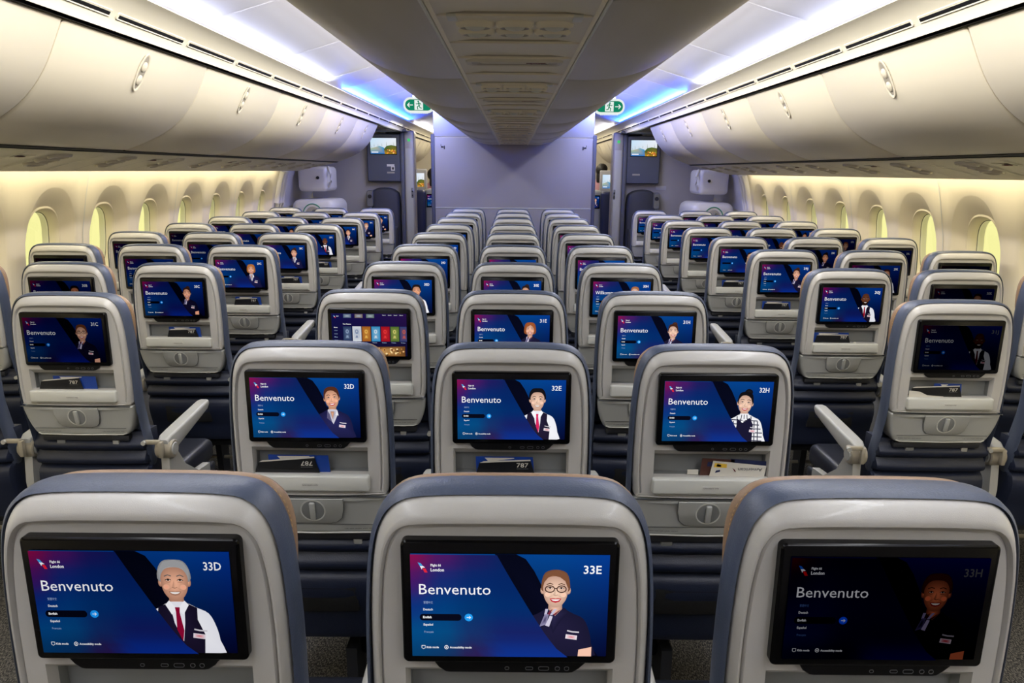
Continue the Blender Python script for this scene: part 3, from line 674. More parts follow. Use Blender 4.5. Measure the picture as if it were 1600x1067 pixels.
# ------------------------------------------------------------------ cards in the pockets
def card(seat, pts, mat, label, text=None, tx=None, depth=0, extra=None, textmat='paper_white', flip=False):
    row, col = int(seat[:2]), seat[2]; y = seat_y(row, col); x = COLX[col]
    mb = MB(); yo = .019 - depth*.0045
    p = pts if area2(pts) < 0 else pts[::-1]
    mb.loft([ring3(p, yo+.0012), ring3(p, yo)], mat)
    if text:
        V, Fc = text_fit(text, tx[0], tx[1], tx[2], tx[3], 0.01)
        if flip:
            mx, my = (tx[0]+tx[1])/2, tx[2]+tx[3]/2; V = [(2*mx-a, 2*my-b) for a, b in V]
        mb.add([(a, yo-.0004, b) for a, b in V], Fc, textmat)
    if extra:
        for q, mt in extra: 
            q = q if area2(q) < 0 else q[::-1]; mb.loft([ring3(q, yo-.0001), ring3(q, yo-.0004)], mt)
    o = mb.build('safety_card' if mat in ('card_black', 'card_blue') else 'brochure'); o.location = (x, y, 0)
    for v in o.data.vertices: pass
    return tag(o, label, 'card', 'literature in the seat pockets')
def std_cards(seat, flip=False, lean=0.0, x0=-.085, x1=.055, bluex=None):
    bl = bluex or (x0+.015, x1+.03)
    card(seat, [(bl[0], .842), (bl[1], .842), (bl[1]-.004, .888), (bl[0]-.002, .889)], 'card_blue', 'blue card behind the black card in the pocket of seat %s' % seat, depth=0,
         extra=[([(bl[0]+.03, .8755), (bl[1]-.05, .884), (bl[1]-.05, .8862), (bl[0]+.02, .886)], 'paper_white')])
    card(seat, [(x0, .842), (x1, .842), (x1-.012, .884-lean), (x0+.01, .872+lean)], 'card_black', 'black card reading 787 in the pocket of seat %s' % seat, '787', (x1-.046, x1-.017, .863, .011), 1,
         extra=[([(x0+.01, .871+lean), (x1-.012, .883-lean), (x1-.012, .8865-lean), (x0+.02, .8755+lean)], 'paper_white'), ([(x1-.046, .8585), (x1-.017, .8585), (x1-.017, .8595), (x1-.046, .8595)], 'ink_soft')], flip=flip)
std_cards('32D', True, 0, -.140, .02, (-.105, .045))
std_cards('32E', False, 0.003, -.087, .060, (-.085, .058))
std_cards('31C', False, 0, -.120, .030, (-.07, .075))
std_cards('30C', False, 0.004, -.055, .085, (-.045, .095))
std_cards('29C', False, 0.004, -.055, .085, (-.045, .095)); std_cards('28C', False, 0.004, -.055, .085, (-.045, .095)); std_cards('27C', False, 0.004, -.055, .085, (-.045, .095))
std_cards('30J', False, 0.006, -.135, .025, (-.138, .02))
std_cards('29J', False, 0.006, -.10, .05, (-.10, .055)); std_cards('28J', False, 0.006, -.10, .05, (-.10, .055))
std_cards('31J', False, 0.003, -.135, .045, (-.05, .045))
card('31J', [(-.137, .842), (-.02, .842), (-.02, .846), (-.075, .850), (-.10, .862), (-.137, .866)], 'paper_white', 'crumpled white paper at the left of the pocket of seat 31J', depth=2)
card('30J', [(.035, .842), (.047, .842), (.050, .848), (.040, .850)], 'paper_white', 'small white scrap on the pocket edge of seat 30J', depth=2)
card('32E', [(-.100, .842), (-.06, .842), (-.075, .8475), (-.100, .848)], 'paper_white', 'white paper corner at the left of the pocket of seat 32E', depth=2)
card('32H', [(-.025, .842), (.06, .842), (.06, .886), (-.020, .889)], 'card_brown', 'brown booklet behind the white folder in the pocket of seat 32H', depth=0, extra=[([(-.008, .868), (.012, .868), (.012, .88), (-.006, .88)], 'navy_seat')])
card('32H', [(-.055, .846), (-.028, .846), (-.028, .859), (-.055, .859)], 'paper_white', 'small white slip standing in the pocket of seat 32H', depth=0)
card('32H', [(.05, .842), (.138, .842), (.138, .882), (.05, .888)], 'navy_seat', 'navy sheet behind the white folder in the pocket of seat 32H', depth=0)
card('32H', [(-.002, .842), (.134, .842), (.138, .872), (.006, .8845)], 'paper_white', 'white folder reading American upside down in the pocket of seat 32H', 'American', (.068, .128, .858, .008), 1, flip=True, textmat='ink_soft',
     extra=[([(.008, .868), (.040, .866), (.040, .876), (.010, .879)], 'card_yellow'), ([(.014, .870), (.026, .869), (.026, .874), (.016, .876)], 'card_blue'), ([(.012, .853), (.024, .856), (.024, .861), (.014, .859)], 'navy_seat'), ([(.054, .866), (.060, .862), (.064, .856), (.060, .857)], 'red_ink')])

# ------------------------------------------------------------------ SETTING
def Z(u): return CZ + u
YB = -1.6
def strip(name, prof, y0, y1, mat, closed=False, kind='structure', thick=None, mirror=(-1, 1)):
    pass
def extr(mb, prof, y0, y1, mat, s=1, closed=True, n=1):
    rings = [[(s*x, y0 + (y1-y0)*k/n, Z(u)) for x, u in prof] for k in range(n+1)]
    mb.loft(rings, mat, closed=closed, cap0=closed, cap1=closed)
mb = MB(); mb.rbox((0, 6.2, -.05), (6.2, 16, .1), 0, 'carpet'); tag(mb.build('floor', smooth=False), kind='structure')

# walls with windows
def XW(z):
    u = z - CZ
    K = [(-1.6, 2.70), (-1.1, 2.715), (-.7, 2.71), (-.4, 2.68), (-.1, 2.615), (.02, 2.565), (.3, 2.46), (.8, 2.2)]
    for (a, p), (b, q) in zip(K, K[1:]):
        if u <= b: t = (u-a)/(b-a); return p + (q-p)*t
    return 2.2
WC = [4.215 + .617*k for k in range(-9, 7)]; WZ = 1.105
def sup(a, hw, ht, hb, e=2.6):
    c, s_ = math.cos(a), math.sin(a); h = ht if s_ > 0 else hb
    return (hw*math.copysign(abs(c)**(2/e), c), h*math.copysign(abs(s_)**(2/e), s_))
for si, s in enumerate((-1, 1)):
    side = 'left' if s < 0 else 'right'; mb = MB(); N = 48
    for wi, yc in enumerate(WC):
        hwc = .617/2; zt, zb = Z(.03) - WZ, WZ - .60; rect = []
        for i in range(N):
            a = 2*PI*i/N + PI/N*0; c, s_ = math.cos(a), math.sin(a); k = 1e9
            if abs(c) > 1e-6: k = min(k, hwc/abs(c))
            if s_ > 1e-6: k = min(k, zt/s_)
            if s_ < -1e-6: k = min(k, zb/-s_)
            rect.append((c*k, s_*k))
        for q in ((hwc, zt), (-hwc, zt), (hwc, -zb), (-hwc, -zb)):
            i = min(range(N), key=lambda i: (rect[i][0]-q[0])**2 + (rect[i][1]-q[1])**2); rect[i] = q
        def R(pts, off): return [(s*(XW(WZ+z)+off), yc + y, WZ + z) for y, z in pts]
        A = [2*PI*i/N for i in range(N)]
        r1 = [sup(a, .232, .355, .36, 2.3) for a in A]
        mid = [((p[0]+q[0])/2, (p[1]+q[1])/2) for p, q in zip(rect, r1)]
        def R2(pts, X): return [(s*X, yc + y, WZ + z) for y, z in pts]
        rings = [R(rect, 0), R(mid, 0), R([sup(a, .235, .358, .363, 2.3) for a in A], 0), R([sup(a, .229, .350, .357, 2.3) for a in A], .004),
                 R([sup(a, .200, .29, .31, 2.4) for a in A], .035), R([sup(a, .172, .245, .26, 2.5) for a in A], .060)]
        mb.loft(rings, 'wall_cream', cap0=False, cap1=False)
        # window thing of the setting: frame + pane
        fr = MB()
        fr.loft([R([sup(a, .174, .247, .262, 2.5) for a in A], .058), R([sup(a, .164, .236, .25, 2.5) for a in A], .054), R([sup(a, .158, .230, .243, 2.5) for a in A], .062), R([sup(a, .152, .222, .235, 2.5) for a in A], .075),
                 R([sup(a, .147, .215, .228, 2.5) for a in A], .105)], 'wall_cream', cap0=False, cap1=False)
        fr.loft([R([sup(a, .147, .215, .228, 2.5) for a in A], .105), R([sup(a, .144, .212, .224, 2.5) for a in A], .107)], 'seam', cap0=False, cap1=False)
        fr.loft([R([sup(a, .144, .212, .224, 2.5) for a in A], .107), R([sup(a, .150, .222, .234, 2.5) for a in A], .150)], 'white_plastic', cap0=False, cap1=False)
        f = tag(fr.build('window_%d' % (si*len(WC)+wi+1), ang=50), kind='structure')
        pn = MB(); pn.add(R([sup(a, .147, .216, .229, 2.5) for a in A], .118), [tuple(range(N))], 'pane'); pn.build('pane', f, smooth=False)
    y0, y1 = WC[0]-.3085, WC[-1]+.3085
    # lower dado and end pieces
    lo = [(.60 - CZ, XW(.60)), (.35 - CZ, XW(.35)), (.10-CZ, XW(.1)), (-CZ, XW(0.0))]
    mb.loft([[(s*x, y, Z(u)) for u, x in lo] for y in (y0, y1)], 'wall_low', closed=False, cap0=False, cap1=False)
    full = [(u/10, XW(Z(u/10))) for u in range(-15, 9)]
    mb.loft([[(s*x, y, Z(u)) for u, x in full] for y in (YB, y0)], 'wall_cream', closed=False, cap0=False, cap1=False)
    mb.loft([[(s*(x+.10), y, Z(u)) for u, x in full] for y in (y1, 14.2)], 'white_plastic', closed=False, cap0=False, cap1=False)
    up = [(.03 + k*.1, XW(Z(.03 + k*.1))) for k in range(0, 9)]
    mb.loft([[(s*x, y, Z(u)) for u, x in up] for y in (y0, y1)], 'wall_cream', closed=False, cap0=False, cap1=False)
    tag(mb.build('wall_%s' % side, ang=40), kind='structure')
    # thin joints between the wall panels
    for k in range(1, len(WC), 2):
        yy = WC[k] + .3085; j = MB()
        pts = [(XW(WZ+z)-.0015, WZ+z) for z in [-.5, -.4, -.3, -.2, -.1, 0, .1, .2, .3, .4, .48]]
        j.loft([[(s*x, yy+e, z) for x, z in pts] for e in (-.004, .004)], 'lip', closed=False, cap0=False, cap1=False); tag(j.build('trim_%d' % (k+1+40*si)), kind='structure')
    # door lining post at the end of the window wall
    j = MB(); 
    for off in (0, .09, .17): j.tube([(s*(XW(z)+.0), y1+.03+off, z) for z in (.1, .5, .9, 1.2, 1.45, 1.55)], .045, 'white_plastic', 12)
    tag(j.build('trim_%d' % (30+40*si)), kind='structure')

# end walls
mb = MB(); mb.rbox((0, YB-.05, 1.3), (5.6, .1, 2.6), 0, 'partition'); tag(mb.build('wall_back', smooth=False), kind='structure')
mb = MB(); mb.rbox((0, 14.25, 1.3), (5.8, .1, 2.6), 0, 'bin'); tag(mb.build('wall_front', smooth=False), kind='structure')

# ceiling
CP = catmull([(1.47, .600), (1.45, .628), (1.36, .650), (1.20, .692), (1.02, .745), (.82, .805), (.60, .85), (.3, .875), (0, .88)], 3)
full = CP + [(-x, u) for x, u in CP[::-1][1:]]
mb = MB(); mb.loft([[(x, y, Z(u)) for x, u in full] for y in (YB, 14.2)], 'ceiling', closed=False, cap0=False, cap1=False)
for y in (-1.1, .0, 1.15, 2.3, 3.48, 4.58, 5.62, 6.22, 7.3, 8.4, 9.5, 10.8, 12.0):
    q = [(x, u-.003) for x, u in full]
    mb.loft([[(x, y+e, Z(u+d)) for x, u in q] for e, d in ((-.009, .0028), (-.005, 0), (.005, 0), (.009, .0028))], 'ceiling', closed=False, cap0=False, cap1=False)
# closing panels above the bins
for s in (-1, 1): mb.loft([[(s*x, y, Z(u)) for x, u in ((1.46, .60), (1.6, .66), (1.9, .72), (2.3, .72))] for y in (YB, 14.2)], 'bin', closed=False, cap0=False, cap1=False)
tag(mb.build('ceiling', ang=50), kind='structure')

# bins
BY = [2.58 + 1.17*k for k in range(-3, 6)]; BY[-1] = 8.31
BINP = catmull([(1.500, .476), (1.518, .44), (1.545, .385), (1.580, .322), (1.625, .262), (1.68, .210), (1.745, .166), (1.82, .130), (1.90, .098), (1.97, .078)], 3)
BODY = BINP + [(2.0, .095), (2.15, .16), (2.30, .24), (2.32, .34), (2.18, .52), (1.9, .58), (1.6, .56), (1.52, .50)]
def inset_c(prof, d):
    q = prof if area2(prof) < 0 else prof[::-1]; r = offset2(q, d); return r if area2(prof) < 0 else r[::-1]
def bin_unit(s, y0, y1, label, prof=BODY, mat='bin', name='overhead_bin', grp='side overhead bins'):
    t = thing(name, (0, (y0+y1)/2, 0), label, 'overhead bin', grp); h = (y1-y0)/2; mb = MB()
    mb.loft([[(s*x, y, Z(u)) for x, u in P] for y, P in ((-h+.001, inset_c(prof, .016)), (-h+.003, inset_c(prof, .006)), (-h+.014, prof), (h-.014, prof), (h-.003, inset_c(prof, .006)), (h-.001, inset_c(prof, .016)))], mat)
    mb.build('body', t, ang=30); return t
def latch_side(t, s):
    # oval recessed latch lying on the curved door, near its upper third
    c = Vector((s*1.5455, 0, Z(.382))); up = Vector((s*(-.48), 0, .88)).normalized(); n = Vector((-s*.88, 0, -.48)).normalized(); f = Vector((0, 1, 0))
    def ring(a, b, d, k=28): return [c + f*a*1.2*math.cos(2*PI*i/k) + up*math.copysign(abs(math.sin(2*PI*i/k))**.9, math.sin(2*PI*i/k))*b + n*d for i in range(k)]
    mb = MB(); mb.loft([ring(.030, .083, .000), ring(.030, .083, .004), ring(.024, .077, .0045), ring(.021, .072, .0012)], 'bin', cap0=False, cap1=False); mb.loft([ring(.021, .072, .0016), ring(.020, .070, .0013)], 'psu_detail'); mb.build('latch_plate', t, ang=50)
    for d, q in ((.026, .024), (-.032, .024)):
        mb = MB(); cc = c + up*d
        def r2(a, dd): return [cc + f*a*math.cos(2*PI*i/20) + up*a*1.25*math.sin(2*PI*i/20) + n*dd for i in range(20)]
        mb.loft([r2(.017, .001), r2(.017, .005), r2(.013, .008)], 'bin'); mb.build('latch', t, ang=50)
ORD = ['first', 'second', 'third', 'fourth', 'fifth', 'sixth', 'seventh', 'eighth']
for s in (-1, 1):
    sd = 'left' if s < 0 else 'right'
    for i in range(len(BY)-1):
        if i < 2: lab = 'cream overhead bin above the %s windows, %s from the cabin rear' % (sd, ['closest', 'second'][i])
        else: lab = 'curved cream bin with oval latch over the %s windows, %s in view' % (sd, ORD[i-2])
        t = bin_unit(s, BY[i], BY[i+1], lab); latch_side(t, s)
        # small row placard on the rail above the door
        mb = MB()
        for k in range(4): mb.rbox((s*1.4985, -.30+k*.022, Z(.489)), (.001, .010, .012), 0, 'psu_detail')
        mb.build('row_placard', t)
    for i in range(3):
        t = bin_unit(s, 10.35+1.17*i, 10.35+1.17*(i+1), 'cream bin beyond the %s doorway, %s from the doorway' % (sd, ORD[i]), grp='bins of the forward cabin'); latch_side(t, s)
    # dark rear gap line + vent strip
    g = MB(); extr(g, [(1.485, .478), (1.505, .500), (1.56, .505), (1.56, .49)], YB, 14.2, 'black', s); tag(g.build('trim_%d' % (31+40*(s > 0))), kind='structure')
    vs = catmull([(1.470, .486), (1.462, .505), (1.445, .532), (1.42, .558), (1.385, .583), (1.352, .598)], 2)
    g = MB(); extr(g, vs + [(1.358, .606), (1.40, .594), (1.43, .600), (1.47, .600), (1.49, .52)], YB, 14.2, 'vent_strip', s)
    tag(g.build('trim_%d' % (32+40*(s > 0)), ang=30), kind='structure')
    k = 0; y = -1.3
    while y < 14:
        if not 8.7 < y < 8.9:
            mb = MB(); y0, y1 = y + .03, y + .555; nrm = Vector((-s*.82, 0, -.57)).normalized(); upv = Vector((-s*.57, 0, .82)).normalized(); c0 = Vector((s*1.4435, (y0+y1)/2, Z(.534)))
            def P(a, b, d): return c0 + Vector((0, 1, 0))*a + upv*b + nrm*d
            L = (y1-y0)/2; o = rrect(-L-.012, L+.012, -.014, .016, .010, 4); i_ = rrect(-L, L, -.0065, .0065, .002, 4)
            mb.loft([[P(a, b, -.003) for a, b in o], [P(a, b, .003) for a, b in offset2(o, .001)], [P(a, b, .0045) for a, b in offset2(o, .003)], [P(a, b, .0035) for a, b in offset2(o, .006)]], 'vent_strip', cap0=False)
            mb.loft([[P(a, b, .003) for a, b in i_], [P(a, b, .0042) for a, b in i_]], 'black')
            o_ = mb.build('air_vent', ang=40); tag(o_, 'slotted air vent in the rail above the %s bins' % sd, 'air vent', 'air vents above the %s bins' % sd)
        y += .585
    # led lens in the cove
    for a, b, mt in ((YB, 6.1, 'led_lav'), (6.1, 10.0, 'led_blue'), (10.0, 14.2, 'led_lav')):
        g = MB(); extr(g, [(1.366, .607), (1.356, .603), (1.355, .606), (1.366, .611)], a, b, mt, s); o = g.build('cove_light'); tag(o, {'led_lav': 'pale cove light line along the %s ceiling edge' % sd, 'led_blue': 'blue cove light line at the %s ceiling edge before the exit sign' % sd}[mt] + (' beyond the partition' if b > 14 else ''), 'light')
    # service panels under the bins
    PS = catmull([(1.975, .068), (2.02, .058), (2.12, .040), (2.25, .016), (2.36, -.010), (2.415, -.024)], 3)
    rng = [(BY[i], BY[i+1]) for i in range(len(BY)-1)] + [(10.35+1.17*i, 10.35+1.17*(i+1)) for i in range(3)]
    for i, (a, b) in enumerate(rng):
        t = thing('service_panel', (0, (a+b)/2, 0), 'cream service panel with reading lights under the %s bins, %s' % (sd, ('number %s from the rear' % ORD[i]) if i < 8 else ('%s beyond the doorway' % ORD[i-8])), 'service panel', 'passenger service panels under the bins')
        h = (b-a)/2 - .0015; mb = MB(); extr(mb, PS + [(2.425, -.016), (2.36, .0), (2.25, .026), (2.12, .050), (2.02, .067), (1.99, .072)], -h, h, 'psu', s); mb.build('panel', t, ang=30)
        def onp(x, d=0):
            for (xa, ua), (xb, ub) in zip(PS, PS[1:]):
                if x <= xb: return ua + (ub-ua)*(x-xa)/(xb-xa) - d
            return PS[-1][1] - d
        # ridged swellings and lamps
        for yy in (-.30, .28):
            for j, xx in enumerate((2.07, 2.16, 2.25)):
                mb = MB(); n = 20
                mb.loft([[(s*(xx+r*1.0*math.cos(2*PI*q/n)), yy + (j-1)*.05 + r*1.9*math.sin(2*PI*q/n), Z(onp(xx+r*math.cos(2*PI*q/n), d))) for q in range(n)] for r, d in ((.041, -.001), (.037, .010), (.028, .012), (.022, .002))], 'psu', cap1=False)
                mb.loft([[(s*(xx+r*math.cos(2*PI*q/n)), yy + (j-1)*.05 + r*1.9*math.sin(2*PI*q/n), Z(onp(xx+r*math.cos(2*PI*q/n), d))) for q in range(n)] for r, d in ((.022, .002), (.017, .004), (.006, .007))], 'psu_detail', cap0=False)
                mb.build('reading_light', t, ang=50)
        mb = MB()
        mb.rbox((s*2.10, .02, Z(onp(2.10, .001))), (.05, .10, .002), 0, 'psu_detail', rot=Matrix.Rotation(s*.19, 3, 'Y')); mb.rbox((s*2.10, .0, Z(onp(2.10, .004))), (.012, .055, .002), 0, 'red_ink', rot=Matrix.Rotation(s*.19, 3, 'Y')); mb.cyl((s*2.10, .0, Z(onp(2.10, .004))), (0, 0, 1), .014, .003, 'red_ink', 12)
        mb.build('sign_window', t)
        for yy in (-.47, -.10, .12, .47):
            mb = MB(); mb.loft([[(s*xx, yy+e+(xx-2.0)*.35, Z(onp(xx, .004))) for xx in (2.0, 2.1, 2.2, 2.3, 2.39)] for e in (-.006, .006)], 'psu_detail', closed=False, cap0=False, cap1=False); mb.build('panel_groove', t)
    g = MB(); extr(g, [(1.955, .0785), (1.98, .0685), (2.03, .09), (2.0, .11)], YB, 8.31, 'black', s); tag(g.build('trim_%d' % (33+40*(s > 0))), kind='structure')
    g = MB(); extr(g, [(2.43, -.010), (2.47, -.002), (2.47, .01), (2.43, .0)], YB, 8.31, 'led_warm', s); tag(g.build('wall_wash_light'), 'warm light line above the %s windows' % sd, 'light')

# centre bins
CB = catmull([(.174, .300), (.25, .298), (.34, .305), (.42, .325), (.50, .362), (.575, .412), (.64, .470), (.685, .530), (.708, .580), (.705, .63), (.67, .68), (.62, .74)], 3)
CBODY = CB + [(.56, .79), (.54, .848), (.3, .868), (.174, .868)]
YE = 8.93
CY = [2.58 + 1.17*k for k in range(-3, 6)] + [YE]; CY[-2] = 8.43 - 0.0
CY = [-.93, .24, 1.41, 2.58, 3.75, 4.92, 6.09, 7.26, 8.2, YE]
for s in (-1, 1):
    sd = 'left' if s < 0 else 'right'
    for i in range(len(CY)-1):
        t = bin_unit(s, CY[i], CY[i+1], 'shaded bin on the %s flank of the centre row, %s from the rear' % (sd, (ORD + ['ninth'])[i]), CBODY, 'bin_centre_shaded', 'centre_bin', 'centre overhead bins')
        if CY[i+1]-CY[i] > .9:
            mb = MB(); mb.rbox((s*.706, .0, Z(.555)), (.022, .15, .026), .006, 'bin_centre_shaded', rot=Matrix.Rotation(-s*.35, 3, 'Y')); mb.rbox((s*.700, .01, Z(.541)), (.026, .11, .010), .003, 'ink', rot=Matrix.Rotation(-s*.35, 3, 'Y')); tag(mb.build('latch', t), 'dark latch lip')
for i in range(len(CY)-1):
    a, b = CY[i], CY[i+1]; h = (b-a)/2; t = thing('centre_service_panel', (0, (a+b)/2, 0), 'grey service panel under the centre bins, %s from the rear' % (ORD + ['ninth'])[i], 'service panel', 'service panels under the centre bins')
    mb = MB(); n = 1
    mb.loft([[(x, y, Z(u)) for x, u in ((-.170, .300), (-.165, .296), (-.159, .3025), (-.10, .308), (.10, .308), (.159, .3025), (.165, .296), (.170, .300), (.170, .34), (-.170, .34))] for y in (-h+.001, h-.001)], 'bin'); mb.build('panel', t, ang=25)
    for y in (-h+.15, -.12, .12, h-.12):
        mb = MB(); mb.rbox((0, y, Z(.3045)), (.315, .010, .010), .003, 'bin'); mb.rbox((0, y-.009, Z(.3065)), (.315, .004, .004), 0, 'psu_detail'); mb.build('cross_rib', t)
    yo = .22
    mb = MB()
    mb.loft([[(x, yo+y, Z(z)) for x, y in rrect(-X, X, -w, w, rr)] for X, w, rr, z in ((.142, .046, .022, .3075), (.138, .042, .02, .3000), (.130, .036, .018, .2985), (.124, .032, .016, .3010))], 'psu', cap1=False)
    mb.loft([[(x, yo+y, Z(z)) for x, y in rrect(-X, X, -w, w, rr)] for X, w, rr, z in ((.124, .032, .016, .3010), (.100, .026, .014, .3050))], 'psu_detail', cap0=False, cap1=False)
    mb.loft([[(x, yo+y, Z(z)) for x, y in rrect(-X, X, -w, w, rr)] for X, w, rr, z in ((.100, .026, .014, .3050), (.098, .024, .012, .3030))], 'psu', cap0=False)
    mb.build('sign_panel', t, ang=20)
    for y in (-.33, -.25):
        for x in (-.085, 0, .085):
            mb = MB(); k = 20
            def el(r, d): return [(x+r*1.45*math.cos(2*PI*q/k), y+r*math.sin(2*PI*q/k), Z(d)) for q in range(k)]
            mb.loft([el(.030, .309), el(.028, .301), el(.022, .2965)], 'bin', cap0=False, cap1=False); mb.loft([el(.022, .2965), el(.016, .300)], 'psu_detail', cap0=False, cap1=False); mb.loft([el(.016, .300), el(.013, .295), el(.005, .292)], 'lip', cap0=False)
            mb.build('reading_light', t, ang=50)
    for x in (-.128, .128):
        mb = MB(); mb.rbox((x, -.42, Z(.301)), (.020, .05, .006), .002, 'lip'); mb.build('corner_tab', t)
    if i in (2, 3, 5):
        mb = MB(); x = .062; mb.rbox((x, yo, Z(.3015)), (.056, .0075, .0012), 0, 'red_ink'); k = 20
        mb.loft([[(x-.002+r*math.cos(2*PI*q/k), yo+r*math.sin(2*PI*q/k), Z(.3005)) for q in range(k)] for r in (.0145, .0105)], 'red_ink', cap0=False, cap1=False)
        mb.rbox((x+.024, yo+.010, Z(.3015)), (.018, .006, .0012), 0, 'ink_soft'); mb.build('no_smoking_symbol', t)

for s in (-1, 1):
    g = MB(); g.tube([(s*.172, YB, Z(.2975)), (s*.172, YE, Z(.2975))], .0035, 'lip', 8); tag(g.build('trim_%d' % (34+40*(s > 0))), kind='structure')
# ------------------------------------------------------------------ front partition (centre) with header
mb = MB(); mb.rbox((0, 9.02, .98), (1.95, .05, 1.96), .004, 'partition'); 
mb.rbox((0, 9.02, 2.20), (1.93, .05, .47), .004, 'partition_light')
mb.rbox((0, 8.994, 1.125), (1.93, .006, .012), .002, 'lip')
for s in (-1, 1): mb.rbox((s*.975, 9.02, 1.0), (.045, .075, 1.99), .01, 'partition_edge')
for s in (-1, 1):
    mb.rbox((s*.86, 8.993, 1.845), (.030, .003, .016), 0, 'ink'); mb.rbox((s*.875, 8.993, 1.865), (.006, .003, .02), 0, 'ink'); mb.rbox((s*.835, 8.993, 1.84), (.012, .003, .04), 0, 'ink')
tag(mb.build('wall_centre_partition', ang=30), kind='structure')

# exit signs
for s in (-1, 1):
    sd = 'left' if s < 0 else 'right'; t = thing('exit_sign', (s*.95, 7.55, CZ+.628), 'oval green running-man exit sign under the blue ceiling on the %s' % sd, 'exit sign', 'exit signs')
    mb = MB(); o = rrect(-.155, .155, -.075, .075, .073, 8)
    mb.loft([ring3(o, .03), ring3(o, -.003), ring3(offset2(o, .004), -.006)], 'sign_white'); mb.rbox((0, .01, .09), (.12, .02, .09), .004, 'white_plastic')
    for k in range(9): mb.rbox((-.08+k*.02, 0, -.078), (.009, .02, .012), .002, 'sign_white')
    mb.build('housing', t)
    mb = MB(); o = rrect(-.135, .135, -.053, .053, .052, 8); mb.loft([ring3(o, -.006), ring3(o, -.0085)], 'sign_green')
    mb.rbox((0, -.0092, 0), (.085, .001, .094), 0, 'sign_white')
    mb.build('green_lens', t)
    mb = MB(); Y = -.0105
    def st(pts, w):
        for a, b in zip(pts, pts[1:]):
            d = Vector((b[0]-a[0], 0, b[1]-a[1])); l = d.length; mb.rbox(((a[0]+b[0])/2, Y, (a[1]+b[1])/2), (l+w*.6, .0012, w), 0, 'sign_green', rot=Matrix.Rotation(-math.atan2(d.z, d.x), 3, 'Y'))
    m_ = s
    mb.cyl((m_*.004, Y, .034), (0, 1, 0), .008, .0012, 'sign_green', 14)
    st([(0, .022), (-m_*.004, -.006)], .013); st([(-m_*.004, -.006), (m_*.014, -.018), (m_*.010, -.040)], .008); st([(-m_*.004, -.006), (-m_*.012, -.026), (-m_*.028, -.030)], .008)
    st([(0, .020), (m_*.018, .008), (m_*.026, .014)], .006); st([(0, .020), (-m_*.018, .014), (-m_*.022, .0)], .006)
    mb.build('running_figure', t)
    mb = MB()
    def st2(a, b, w):
        d = Vector((b[0]-a[0], 0, b[1]-a[1])); mb.rbox(((a[0]+b[0])/2, -.0095, (a[1]+b[1])/2), (d.length+w*.5, .001, w), 0, 'sign_white', rot=Matrix.Rotation(-math.atan2(d.z, d.x), 3, 'Y'))
    st2((s*.06, 0), (s*.112, 0), .008); st2((s*.112, 0), (s*.092, .020), .008); st2((s*.112, 0), (s*.092, -.020), .008); mb.build('arrow', t)

